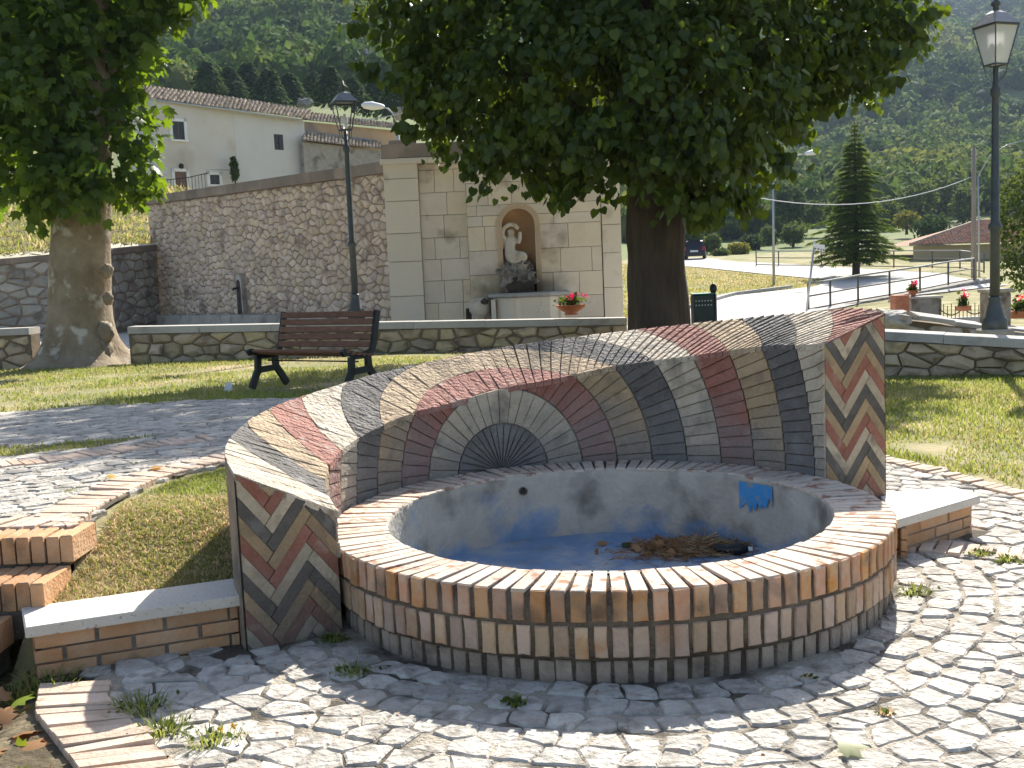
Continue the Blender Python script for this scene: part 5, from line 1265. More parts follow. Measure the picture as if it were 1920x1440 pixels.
def cable(a, b, sag, label, r=.012):
    pts = [a.lerp(b, k / 16) - Vector((0, 0, sag * 4 * (k / 16) * (1 - k / 16))) for k in range(17)]
    tag(MB().tube(pts, r, 5).build('overhead_cable', M['galv'], None, True), label, 'cable')
cable(at(1300, 342, 40), at(1826, 330, 50), 1.05, 'overhead cable sagging across the conifer to the wooden pole', .018)
cable(at(676, 226, 36), at(800, 200, 36), .05, 'short overhead cable above the old roof beside the curved lamp', .018)

# ------------------------------------------------------------------ corner with pots at the right
gy_ = 24.0
br = at(1687, 575, gy_); bt_ = at(1687, 553, gy_); w_ = at(1701, 560, gy_).x - at(1674, 560, gy_).x
pr = tag(empty('brick_pier', (br.x, gy_, -.4)), 'short red brick pier beside the grey planter on the right', 'pier')
MB().box((br.x, gy_, bt_.z / 2 - .2), (w_ - .015, .31, bt_.z + .4 - .01)).build('mortar_core', M['mortar'], pr)
z = bt_.z - .004; k = 0
while z > bt_.z - .62:
    for j in range(2):
        x = br.x - w_ / 2 + (j * w_ / 2 if k % 2 else (0 if j == 0 else w_ * .7)); x1 = x + (w_ / 2 if k % 2 else (w_ * .7 if j == 0 else w_ * .3))
        v, f = slab_piece([(x + .004, gy_ - .17, z - .052), (x1 - .004, gy_ - .17, z - .052), (x1 - .004, gy_ - .17, z), (x + .004, gy_ - .17, z)], (0, -1, 0), .33, .004); mk('brick', v, f, M['terracotta'], pr)
    z -= .062; k += 1
g0, g1 = at(1702, 561, gy_ + .4), at(1757, 559, gy_ + .4)
pln = tag(empty('stone_planter', ((g0.x + g1.x) / 2, gy_ + .4, -.4)), 'grey rendered planter wall between brick pier and iron fence', 'planter')
MB().box(((g0.x + g1.x) / 2, gy_ + .4, g0.z / 2 - .2), (g1.x - g0.x, .5, g0.z + .4), bev=.015).build('planter_wall', M['concrete'], pln)
MB().box(((g0.x + g1.x) / 2, gy_ + .4, g0.z + .03), (g1.x - g0.x + .06, .56, .05), bev=.012).build('planter_cap', M['cap_stone'], pln)
p = at(1712, 557, gy_ + .4); bowl((p.x, gy_ + .4, g0.z + .056), .125, .14, 'small terracotta pot of red geraniums on the grey planter', 'petal_red', 5, n=120)
fp0, fp1 = at(1762, 586, 20.5), at(1850, 582, 20.5)
fe = tag(empty('iron_fence', ((fp0.x + fp1.x) / 2, 20.5, fp0.z)), 'low black wrought-iron fence with swagged rail by the right lamp', 'fence')
for k in range(13):
    t = k / 12; q = fp0.lerp(fp1, t); hh = .30 - .16 * math.sin(math.pi * ((t * 2) % 1)) ; MB().tube([q - Vector((0, 0, .3)), q + Vector((0, 0, .12 + (.04 if k % 2 else 0)))], .008, 5).build('bar', M['iron'], fe)
MB().tube([fp0.lerp(fp1, t) + Vector((0, 0, .06 - .12 * math.sin(math.pi * ((t * 2) % 1.0001)))) for t in np.linspace(0, 1, 25)], .011, 5).build('swag_rail', M['iron'], fe)
MB().box(((fp0.x + fp1.x) / 2, 20.6, fp0.z - .17), (fp1.x - fp0.x + .1, .3, .12), bev=.01).build('fence_kerb', M['cap_stone'], fe)
p = at(1808, 583, 20.2); bowl((p.x, 20.25, p.z), .10, .10, 'red geraniums in a pot hung on the iron fence', 'petal_red', 6, True, 130)
p = at(1914, 596, 17.5); bowl((p.x, 17.5, p.z), .16, .12, 'orange geraniums in a terracotta box at the right edge', 'petal_orange', 7, True, 150)
sp0 = at(1866, 580, 17.0); sq = tag(empty('stone_post', (sp0.x, 17.0, -.3)), 'dark square stone gatepost behind the right street lamp', 'post')
MB().box((sp0.x, 17.0, sp0.z / 2), (.34, .34, sp0.z + .55), bev=.02).build('shaft', M['rock'], sq); MB().box((sp0.x, 17.0, sp0.z + .30), (.40, .40, .06), bev=.012).build('cap', M['cap_stone'], sq)
# old slabs on a rough wall just behind the right low wall
sw = tag(empty('slab_wall', (at(1760, 610, 16).x, 16, -.3)), 'rough rubble wall topped with tilted pale slabs behind the right low wall', 'wall')
stone_wall(sw, (at(1640, 600, 16.4).x, 16.4), (at(1990, 640, 15.4).x, 15.4), -.4, (at(1640, 596, 16.4).z, at(1990, 632, 15.4).z), .4, .26, M['rubble_grey'], M['field_mortar'], 1, .5, 60, .02, .05, 51)
for k, (x0, y0, x1, y1) in enumerate(((1655, 582, 1700, 590), (1717, 588, 1782, 597), (1783, 600, 1846, 608), (1882, 612, 1960, 620))):
    a, b = at(x0, y0, 16.2), at(x1, y1, 15.9); v, f = slab_piece([a + Vector((0, -.18, -.02)), b + Vector((0, -.18, -.02)), b + Vector((0, .3, .03)), a + Vector((0, .3, .03))], (0, 0, 1), .07, .015, .006); mk('cap_slab', v, f, M['cap_stone'], sw)
    if k == 0: blob('boulder', a.lerp(b, .5) + Vector((0, .05, -.12)), (.24, .25, .16), M['cap_stone'], sw, 3, .3, 2, 3)

# ------------------------------------------------------------------ houses
def tile_roof(name, e0, e1, r0, r1, mat, parent, w=.21, L=.42, seed=0):
    """half-round tiles in columns from the eave e0-e1 up to the ridge r0-r1, joined: single tiles are only a few pixels"""
    e0, e1, r0, r1 = map(Vector, (e0, e1, r0, r1)); rr = random.Random(seed); n = max(2, int((e1 - e0).length / w)); V = []; T = []
    mk('roof_deck', [e0, e1, r1, r0], [(0, 1, 2, 3)], M['rubble_mortar'], parent)
    nrm = (e1 - e0).cross(r0 - e0).normalized(); nrm = nrm if nrm.z > 0 else -nrm; sd = (e1 - e0).normalized()
    for i in range(n):
        a = e0.lerp(e1, (i + .5) / n); b = r0.lerp(r1, (i + .5) / n); d = b - a; k = max(1, int(d.length / L))
        for j in range(k):
            p0 = a + d * (j / k) + sd * rr.uniform(-.02, .02); p1 = a + d * ((j + 1.12) / k) + sd * rr.uniform(-.02, .02); o = len(V); h0 = .085 + rr.uniform(0, .04); h1 = .05
            for p, h, ww in ((p0, h0, w * .50), (p1, h1, w * .40)):
                for t in (0, .25, .5, .75, 1.): an = math.pi * t; V.append(p - sd * math.cos(an) * ww + nrm * (math.sin(an) * h + .015))
            for t in range(4): T.append((o + t, o + t + 1, o + t + 6)); T.append((o + t, o + t + 6, o + t + 5))
            T.append((o, o + 2, o + 1)); T.append((o, o + 3, o + 2)); T.append((o, o + 4, o + 3))
    q = mk_np(name, np.array([tuple(v) for v in V]), np.array(T), mat, parent); q['kind'] = 'stuff'; return q
def wall_quad(name, a, b, z0, mat, parent, thick=.3):
    """wall under the line a-b down to z0"""
    a, b = Vector(a), Vector(b); d = Vector((b.x - a.x, b.y - a.y, 0)).normalized(); n_ = Vector((d.y, -d.x, 0))
    return MB().prism([Vector((a.x, a.y, z0)), Vector((b.x, b.y, z0)), b, a], -n_ * thick).build(name, mat, parent), n_
def opening(parent, a, b, x0, y0, x1, y1, kind, frame=.15, bars=False):
    """window or door whose photo corners are x0,y0,x1,y1, set on the wall line a-b"""
    a, b = Vector(a), Vector(b); d = Vector((b.x - a.x, b.y - a.y, 0)); dn = d.normalized(); n_ = Vector((dn.y, -dn.x, 0))
    def hit(px, py):
        p = at(px, py, 50) - Vector((0, 0, CH)); o = Vector((0, 0, CH)); t = (a - o).dot(n_) / p.dot(n_); return o + p * t
    l, r = hit(x0, (y0 + y1) / 2), hit(x1, (y0 + y1) / 2); zt, zb = hit((x0 + x1) / 2, y0).z, hit((x0 + x1) / 2, y1).z
    q = lambda p, z, o: Vector((p.x, p.y, z)) + n_ * o
    rt = MB().prism([q(l, zb, .012), q(r, zb, .012), q(r, zt, .012), q(l, zt, .012)], -n_ * .05).build(kind, M['window_dark'] if kind == 'window' else M['door_wood'], parent)
    if frame:
        f = MB()
        for (p0, z0, p1, z1) in ((l - dn * frame / 2, zb, l - dn * frame / 2, zt + frame), (r + dn * frame / 2, zb, r + dn * frame / 2, zt + frame), (l - dn * frame, zt + frame / 2, r + dn * frame, zt + frame / 2)): f.bar(q(p0, z0, .03), q(p1, z1, .03), .07, frame, dn if abs(z1 - z0) > .2 else Vector((0, 0, 1)))
        if kind == 'window': f.bar(q(l - dn * .15, zb - .05, .05), q(r + dn * .15, zb - .05, .05), .16, .10)
        f.build('frame', M['white_trim'], rt)
    if kind == 'window':
        g = MB(); m_ = (l + r) / 2; g.bar(q(m_, zb, .02), q(m_, zt, .02), .03, .03, dn)
        if bars:
            for t in (.33, .66): g.bar(q(l, zb + (zt - zb) * t, .02), q(r, zb + (zt - zb) * t, .02), .03, .03)
        g.build('mullion', M['door_wood'] if not bars else M['iron'], rt)
    return rt
ha, hb, hc = at(280, 184, 54), at(437, 208, 57), at(570, 227, 60); hz0 = 3.0
h1 = tag(empty('farmhouse', (hb.x, hb.y, hz0)), 'white plastered house with a worn tiled roof on the slope above the rubble wall', 'house')
wall_quad('wall', ha, hb, hz0, M['plaster_w'], h1)
ang_ = at(236, 178, 57); wall_quad('side_wall', (ang_.x - 1, ang_.y + 3, ha.z), (ha.x, ha.y, ha.z), hz0, M['plaster_g'], h1)
dlt = (hc - hb).normalized(); nb_ = Vector((dlt.y, -dlt.x, 0)).normalized()
wall_quad('wall', hb + nb_ * .01, hc + nb_ * .01, hz0, M['plaster_g'], h1)
opening(h1, ha, hb, 323, 228, 345, 262, 'window'); opening(h1, ha, hb, 328, 322, 350, 360, 'door'); opening(h1, ha, hb, 393, 328, 411, 346, 'window')
opening(h1, hb, hc, 514, 252, 531, 281, 'window', 0, True)
wl_ = at(340, 311, 54.9); MB().lathe(wl_, [(.03, -.16), (.11, -.1), (.13, .05), (.05, .12)], 8).build('wall_lamp', M['iron'], h1, True)
ov = lambda p, k: Vector(p) + Vector((0, -.45, 0)) * k
tile_roof('roof_tiles', ov(ha, 1) + Vector((-.8, -.2, .05)), ov(hb, 1) + Vector((0, 0, .05)), at(262, 160, 58.5), at(440, 184, 61.5), M['tile'], h1, .22, .45, 1)
tile_roof('roof_tiles', ov(hb, 1) + Vector((.02, 0, .05)), ov(hc, 1) + Vector((.2, 0, .05)), at(440, 184, 61.5), at(585, 207, 64.5), M['tile'], h1, .22, .45, 2)
MB().tube([ov(ha, 1.1) + Vector((-.6, 0, -.02)), ov(hb, 1.1) + Vector((0, 0, -.02)), ov(hc, 1.1) + Vector((0, 0, -.02))], .05, 6).build('gutter', M['galv'], h1)
MB().tube([at(279, 190, 53.9), at(281, 320, 53.9)], .04, 6).build('downpipe', M['galv'], h1)
for k in range(2):
    y = 316; MB().tube([at(283, 313, 53.9), at(430, 319, 56.7)], .012, 4).build('wall_cable', M['iron'], h1) if k == 0 else None
rp_ = [at(x, y, 50.5) for x, y in ((290, 372), (322, 370), (356, 366), (392, 358))]
tr_ = tag(empty('terrace_railing', rp_[0]), 'thin dark iron railing on the terrace before the white house door', 'railing')
for a, b in zip(rp_[:-1], rp_[1:]):
    for k in range(6): q = a.lerp(b, k / 6); MB().tube([q, q + Vector((0, 0, .82))], .012, 4).build('bar', M['iron'], tr_)
MB().tube([p + Vector((0, 0, .82)) for p in rp_], .02, 5).build('top_rail', M['iron'], tr_)
# older building to its right
oa, ob = at(572, 228, 61), at(752, 246, 66)
h2 = tag(empty('old_house', ((oa.x + ob.x) / 2, 63, 3)), 'old ochre building with broken tile roof and stone lean-to right of the white house', 'house')
wall_quad('wall', oa, ob, hz0, M['plaster_o'], h2)
tile_roof('roof_tiles', oa + Vector((-.1, -.4, .05)), ob + Vector((.2, -.4, .05)), at(572, 210, 64.5), at(752, 234, 69), M['tile'], h2, .22, .45, 3)
la, lb_ = at(568, 266, 59.2), at(716, 282, 62.5)
wall_quad('lean_to_wall', la, lb_, hz0, M['rubble_grey'], h2); tile_roof('lean_to_tiles', la + Vector((0, -.35, .05)), lb_ + Vector((0, -.35, .05)), at(568, 247, 60.9), at(716, 268, 64.6), M['tile'], h2, .22, .45, 4)
MB().bar(at(568, 249, 60.8), at(706, 268, 64.2), .25, .28).build('eave_band', M['concrete'], h2)
# hip-roofed house at the far right
ra_, rb_ = at(1703, 460, 70), at(1960, 452, 66); h3 = tag(empty('tiled_house', (ra_.x + 3, 70, 0)), 'low ochre house with a red tiled hip roof behind the far railing', 'house')
wall_quad('wall', at(1712, 462, 70.2), at(1960, 454, 66.3), -1, M['plaster_y'], h3)
tile_roof('roof_tiles', ra_ + Vector((0, -.4, 0)), rb_ + Vector((0, -.4, 0)), at(1836, 414, 77), at(1990, 408, 76), M['tile_red'], h3, .24, .5, 5)
mk('hip_face', [ra_ + Vector((0, -.4, 0)), at(1836, 414, 77), ra_ + Vector((1.5, 9, 0))], [(0, 1, 2)], M['tile_red'], h3)
MB().tube([(ra_ + Vector((0, -.4, .05))).lerp(at(1836, 413, 77), k / 10) for k in range(11)], .13, 6).build('hip_tiles', M['tile'], h3)

# ------------------------------------------------------------------ car at the top of the road
def car():
    Y = 84.; b = at(1302, 487, Y); z0 = b.z; rt = tag(empty('parked_car', (b.x, Y, z0)), 'dark hatchback car seen from behind at the top of the road', 'car')
    ang = R_(12); ax = Vector((math.cos(ang), -math.sin(ang), 0)); fw = Vector((math.sin(ang), math.cos(ang), 0)); o = Vector((b.x, Y, z0))
    Q = lambda x, y, z: o + ax * x + fw * y + Vector((0, 0, z))
    prof = [(-.05, .28, .78), (-.08, .55, .84), (-.02, .82, .85), (.10, .95, .83), (.38, 1.42, .66), (.55, 1.50, .62), (1.9, 1.50, .62), (2.6, 1.02, .78), (3.6, .86, .80), (3.9, .6, .78), (3.9, .28, .75)]
    V = []
    for y, z, w in prof: V += [Q(-w, y, z), Q(-w * .55, y - .03, z + .02), Q(w * .55, y - .03, z + .02), Q(w, y, z)]
    n = len(prof); f = []
    for i in range(n - 1):
        for k in range(3): f.append((i * 4 + k, i * 4 + k + 1, i * 4 + 5 + k, i * 4 + 4 + k))
    f += [tuple(i * 4 for i in range(n)), tuple(i * 4 + 3 for i in range(n - 1, -1, -1)), (0, (n - 1) * 4, (n - 1) * 4 + 3, 3)]
    mk('body', V, f, M['car_paint'], rt)
    mk('rear_window', [Q(-.66, .10, .97), Q(.66, .10, .97), Q(.54, .36, 1.40), Q(-.54, .36, 1.40)], [(0, 1, 2, 3)], M['car_glass'], rt)
    for s in (-1, 1):
        mk('tail_light', [Q(s * .83, -.04, .74), Q(s * .64, -.115, .74), Q(s * .62, -.06, .98), Q(s * .80, .0, 1.0)], [(0, 1, 2, 3)], M['tail_light'], rt)
        mk('side_window', [Q(s * .815, .5, 1.0), Q(s * .80, 2.4, 1.0), Q(s * .66, 1.9, 1.42), Q(s * .665, .6, 1.42)], [(0, 1, 2, 3)], M['car_glass'], rt)
        for y in (.55, 3.1):
            w = MB().tube([Q(s * .62, y, .30), Q(s * .84, y, .30)], .30, 18).build('wheel', M['tyre'], rt, True); MB().tube([Q(s * .845, y, .30), Q(s * .85, y, .30)], .19, 12).build('rim', M['galv'], w)
    mk('number_plate', [Q(-.30, -.125, .60), Q(.30, -.125, .60), Q(.30, -.12, .73), Q(-.30, -.12, .73)], [(0, 1, 2, 3)], M['plate'], rt)
    MB().bar(Q(-.8, -.10, .42), Q(.8, -.10, .42), .10, .16).build('bumper', M['black_plastic'], rt)
    MB().bar(Q(-.5, .42, 1.52), Q(.5, .42, 1.52), .2, .03).build('spoiler', M['car_paint'], rt)
car()

# ------------------------------------------------------------------ hillside and far trees
def hill_z(x, y):
    x = np.asarray(x, float); y = np.asarray(y, float)
    Lz = np.interp(y, [60, 90, 110, 200, 400, 600, 900, 1000], [5, 11, 16, 38, 94, 158, 268, 280]); Rz = np.interp(y, [60, 84, 110, 160, 250, 400, 600, 800, 1000], [-1, 1.2, 2.6, 6, 18, 54, 112, 186, 262])
    t = smoothstep(-.10, .12, x / y); z = Lz * (1 - t) + Rz * t
    w = smoothstep(130, 420, y); z = z + w * (9 * np.sin(x * .021 + 1.3 + y * .004) + 7 * np.sin(x * .043 - y * .012) + 5 * np.sin(y * .03 + x * .011))
    return z
hx = np.concatenate([np.linspace(-760, -120, 40), np.linspace(-112, 140, 64), np.linspace(150, 760, 40)]); hy = np.concatenate([np.linspace(66, 200, 44), np.linspace(210, 1000, 70)])
gx, gy = np.meshgrid(hx, hy); V = np.stack([gx.ravel(), gy.ravel(), (hill_z(gx, gy) - np.where((gy < 100) & (gx / gy > .0), 1.5 * smoothstep(90, 80, gy), 0)).ravel()], 1); nx = len(hx)
i = np.arange((len(hy) - 1) * nx).reshape(-1, nx)[:, :-1].ravel()
M['hill'] = pbr('hill_ground', (.10, .145, .040), (.16, .18, .065), .06, 1, 0, 1, 0, (.22, .20, .11), .62, .035)
tag(mk_np('hillside', V, np.stack([i, i + 1, i + nx + 1, i + nx], 1), M['hill'], n=4, smooth=True), kind='structure')
M['forest'] = bpy.data.materials.new('forest_canopy'); n_, l_ = nodes_of(M['forest']); b_ = n_['Principled BSDF']; b_.inputs['Roughness'].default_value = .9; b_.inputs['Specular IOR Level'].default_value = .1
at_ = n_.new('ShaderNodeAttribute'); at_.attribute_name = 'tint'; ge = n_.new('ShaderNodeNewGeometry'); tn = n_.new('ShaderNodeTexNoise'); tn.inputs['Scale'].default_value = .55; tn.inputs['Detail'].default_value = 6; l_.new(ge.outputs['Position'], tn.inputs['Vector'])
sm = n_.new('ShaderNodeMath'); sm.operation = 'MULTIPLY_ADD'; l_.new(tn.outputs[0], sm.inputs[0]); sm.inputs[1].default_value = .9; sm2 = n_.new('ShaderNodeMath'); sm2.operation = 'SUBTRACT'; l_.new(at_.outputs['Fac'], sm2.inputs[0]); sm2.inputs[1].default_value = .45; l_.new(sm2.outputs[0], sm.inputs[2])
cr_ = n_.new('ShaderNodeValToRGB'); cr_.color_ramp.elements[0].position = .1; cr_.color_ramp.elements[0].color = (.034, .062, .014, 1); cr_.color_ramp.elements[1].position = .95; cr_.color_ramp.elements[1].color = (.22, .235, .055, 1)
e = cr_.color_ramp.elements.new(.5); e.color = (.088, .150, .028, 1)
l_.new(sm.outputs[0], cr_.inputs[0]); l_.new(cr_.outputs[0], b_.inputs['Base Color'])
tl_ = n_.new('ShaderNodeBsdfTranslucent'); l_.new(cr_.outputs[0], tl_.inputs[0]); mxs = n_.new('ShaderNodeMixShader'); mxs.inputs[0].default_value = .35; l_.new(b_.outputs[0], mxs.inputs[1]); l_.new(tl_.outputs[0], mxs.inputs[2]); l_.new(mxs.outputs[0], n_['Material Output'].inputs['Surface'])
tb2 = n_.new('ShaderNodeTexNoise'); tb2.inputs['Scale'].default_value = 1.1; tb2.inputs['Detail'].default_value = 4; l_.new(ge.outputs['Position'], tb2.inputs['Vector']); bp = n_.new('ShaderNodeBump'); bp.inputs['Strength'].default_value = .3; bp.inputs['Distance'].default_value = .3; l_.new(tb2.outputs[0], bp.inputs['Height']); l_.new(bp.outputs[0], b_.inputs['Normal'])
import bmesh
def ico(sub):
    bm = bmesh.new(); bmesh.ops.create_icosphere(bm, subdivisions=sub, radius=1); V = np.array([v.co[:] for v in bm.verts]); T = np.array([[v.index for v in f.verts] for f in bm.faces]); bm.free(); return V, T
rgf = np.random.default_rng(5)
def crowns(nq, nv):
    """crown variants: an uneven core and clumps of foliage standing off it"""
    out = []; V0, T0 = ico(1)
    for k in range(nv):
        d = np.array([.80 * (1 + .35 * mn.noise(Vector(v) * 1.6 + Vector((k * 5.1, 0, 0)))) for v in V0]); core = V0 * d[:, None]
        q = rgf.normal(size=(nq, 3)); q /= np.linalg.norm(q, axis=1, keepdims=True); q[:, 2] = np.where(q[:, 2] < -.5, -q[:, 2], q[:, 2])
        lum = np.array([1 + .45 * mn.noise(Vector(v) * 1.6 + Vector((k * 5.1, 0, 0))) + .22 * mn.noise(Vector(v) * 4. + Vector((0, k * 3.3, 0))) for v in q])
        c = q * (lum * rgf.uniform(.78, 1.06, nq))[:, None]; nn = q + rgf.normal(size=(nq, 3)) * .45; nn /= np.linalg.norm(nn, axis=1, keepdims=True)
        t1 = np.cross(nn, rgf.normal(size=(nq, 3))); t1 /= np.linalg.norm(t1, axis=1, keepdims=True); t2 = np.cross(nn, t1); sz = rgf.uniform(.10, .24, nq)[:, None]
        quad = np.stack([c - t1 * sz, c - t2 * sz * .8, c + t1 * sz, c + t2 * sz * .8], 1).reshape(-1, 3); out.append(np.vstack([core, quad]))
    o = len(V0) + np.arange(nq)[:, None] * 4; T = np.vstack([T0, o + [0, 1, 2], o + [0, 2, 3]]); return np.array(out), T
def forest(name, P, S, nq, label, tint):
    Vv, T0 = crowns(nq, 12); k = rgf.integers(0, 12, len(P)); a = rgf.uniform(0, 6.28, len(P)); c, s = np.cos(a)[:, None], np.sin(a)[:, None]; B = Vv[k]
    X = B[:, :, 0] * c - B[:, :, 1] * s; Y = B[:, :, 0] * s + B[:, :, 1] * c
    V = np.stack([X * S[:, 0:1], Y * S[:, 0:1], B[:, :, 2] * S[:, 1:2]], 2) + P[:, None, :]; T = T0[None] + (np.arange(len(P)) * B.shape[1])[:, None, None]
    tv = np.repeat(tint, B.shape[1]) + rgf.normal(0, .10, V.shape[0] * V.shape[1])
    return tag(mk_np(name, V.reshape(-1, 3), T.reshape(-1, 3), M['forest'], attr=tv), label, 'forest', kind='stuff')
pts = []
y = 135.
while y < 960:
    sp_ = 4.2 + y * .0062; x0, x1 = -y * .66, y * .66; x = x0
    while x < x1:
        pts.append((x + rgf.uniform(-.5, .5) * sp_, y + rgf.uniform(-.5, .5) * sp_, sp_)); x += sp_
    y += sp_ * .95
pts = np.array(pts); den = np.array([mn.fractal(Vector((p[0] * .012, p[1] * .012, 2)), 1, 2, 3) for p in pts])
rat = pts[:, 0] / pts[:, 1]
keep = (den > -.52) & ~((rat > .06) & (pts[:, 1] < 165) & (den < .15)) & ~((rat < .06) & (pts[:, 1] < 150))
pts, den = pts[keep], den[keep]; Z = hill_z(pts[:, 0], pts[:, 1]); sc_ = pts[:, 2] * rgf.uniform(.42, .78, len(pts))
tint = np.clip(.5 + .55 * den + rgf.normal(0, .17, len(pts)), 0, 1)
P = np.stack([pts[:, 0], pts[:, 1], Z + sc_ * .75], 1); S_ = np.stack([sc_, sc_ * rgf.uniform(.85, 1.35, len(pts))], 1)
near = pts[:, 1] < 330
forest('woodland', P[near], S_[near], 130, 'dense green woodland on the lower hillside', tint[near])
forest('woodland', P[~near], S_[~near], 64, 'hazy far woodland covering the upper hillside', tint[~near])

def far_tree(px, yb, yt, wpx, Y, label, kind, name='tree', group=None, seed=0):
    """tree or bush standing Y metres away: base at photo row yb, top at yt, wpx wide"""
    b, t = at(px, yb, Y), at(px, yt, Y); h = t.z - b.z; w = wpx * Y / F / 2; r_ = np.random.default_rng(seed + 100)
    rt = tag(empty(name, (b.x, Y, b.z - .3)), label, 'tree' if name.endswith('tree') else 'bush', group)
    MB().tube([(b.x, Y, b.z - .6), (b.x, Y, b.z + h * .55)], [w * .10 + .05, w * .04 + .02], 6).build('trunk', M['bark_lin'], rt)
    if kind == 'conifer':
        n = 1000; tt = r_.uniform(.04, 1, n) ** 1.1; rad = w * 1.25 * (1 - tt ** 1.5) ** .9 * r_.uniform(.3, 1.1, n) + .1; a = r_.uniform(0, 6.28, n)
        pos = np.stack([b.x + rad * np.cos(a), Y + rad * np.sin(a), b.z + tt * h], 1); dn = np.stack([np.cos(a), np.sin(a), -.45 + 0 * a], 1) + r_.normal(size=(n, 3)) * .25; nn = np.stack([.3 * np.cos(a), .3 * np.sin(a), 1 + 0 * a], 1) + r_.normal(size=(n, 3)) * .35
        V, T = scatter_leaves(pos, nn, dn, h * .13 * r_.uniform(.6, 1.3, n), 'oval'); mk_np('crown', V, T, M['leaf_dark'], rt)
    else:
        n = 900; d = r_.normal(size=(n, 3)); d /= np.linalg.norm(d, axis=1, keepdims=True); lum = np.array([1 + .4 * mn.noise(Vector(q * 2.1) + Vector((seed * 2.3, 0, 0))) for q in d]); rad = r_.uniform(.55, 1.03, n) * lum
        pos = np.array([b.x, Y, b.z + h * .53]) + d * rad[:, None] * np.array([w, w, h * .5]); nn = d + r_.normal(size=(n, 3)) * .5; nn[:, 2] += .4; dn = r_.normal(size=(n, 3)); dn[:, 2] -= .4
        V, T = scatter_leaves(pos, nn, dn, .13 * math.sqrt(w * h) * r_.uniform(.6, 1.3, n) + .12, 'oval'); mk_np('crown', V, T, M[kind], rt)
    return rt
row = [(392, 168, 118, 40), (432, 176, 128, 42), (468, 186, 120, 46), (506, 192, 130, 44), (545, 190, 140, 46), (590, 180, 138, 44), (622, 186, 128, 44), (662, 192, 148, 44), (705, 205, 150, 46), (740, 210, 158, 46), (772, 205, 150, 44)]
for k, (px, yb, yt, w) in enumerate(row):
    wd = ['leftmost', 'second', 'third', 'fourth', 'fifth', 'sixth', 'seventh', 'eighth', 'ninth', 'tenth', 'rightmost'][k]
    far_tree(px, yb + 8, yt - 4, w * 1.15, 104 + (k % 3) * 4, wd + (' dark conifer from the left' if 0 < k < 10 else ' dark conifer') + ' in the row above the house roofs', 'conifer', 'conifer_tree', 'conifers above the house roofs', k)
for k, (px, yb, yt, w, Y, lab, kd, nm) in enumerate((
        (1480, 420, 345, 64, 128, 'round dark green tree left of the tall cedar, beyond the road lamp', 'leaf_dark', 'round_tree'), (1523, 420, 375, 50, 132, 'grey-green tree touching the left side of the cedar', 'leaf_bush', 'round_tree'),
        (1487, 460, 420, 46, 112, 'low bush right of the road lamp pole', 'leaf_bush', 'bush'), (1440, 475, 425, 36, 118, 'bush hidden partly by the road lamp pole', 'leaf_bush', 'bush'), (1410, 470, 440, 50, 110, 'low dark bush above the left end of the far railing', 'leaf_dark', 'bush'),
        (1368, 440, 418, 28, 130, 'small round bush on the meadow left of the road lamp', 'leaf_dark', 'bush'), (1335, 476, 440, 34, 102, 'bush right behind the parked car', 'leaf_bush', 'bush'), (1300, 470, 425, 46, 108, 'dark tree right behind the parked car roof', 'leaf_dark', 'round_tree'),
        (1385, 480, 455, 40, 98, 'broom bush with yellow tips between car and far railing', 'leaf_broom', 'bush'), (1352, 484, 466, 30, 95, 'small bush at the roadside right of the car', 'leaf_bush', 'bush'),
        (1725, 400, 340, 70, 150, 'pale green tree above the tiled house roof', 'leaf_bush', 'round_tree'), (1770, 410, 330, 66, 160, 'tall green tree behind the ridge of the tiled house', 'leaf_bush', 'round_tree'), (1700, 430, 395, 44, 120, 'yellowish shrub between cedar and tiled house', 'leaf_broom', 'bush'),
        (1745, 445, 405, 70, 105, 'dark shrub behind the left slope of the tiled roof', 'leaf_dark', 'bush'), (1660, 440, 370, 60, 140, 'green tree behind the right side of the cedar', 'leaf_bush', 'round_tree'), (1430, 400, 360, 44, 150, 'dark tree at the edge of the wood above the meadow', 'leaf_dark', 'round_tree'),
        (1808, 420, 350, 50, 150, 'slender green tree beside the wooden pole', 'leaf_bush', 'round_tree'), (1390, 350, 305, 50, 170, 'dark tree under the right edge of the linden crown', 'leaf_dark', 'round_tree'))):
    far_tree(px, yb, yt, w, Y, lab, kd, nm, None, 40 + k)
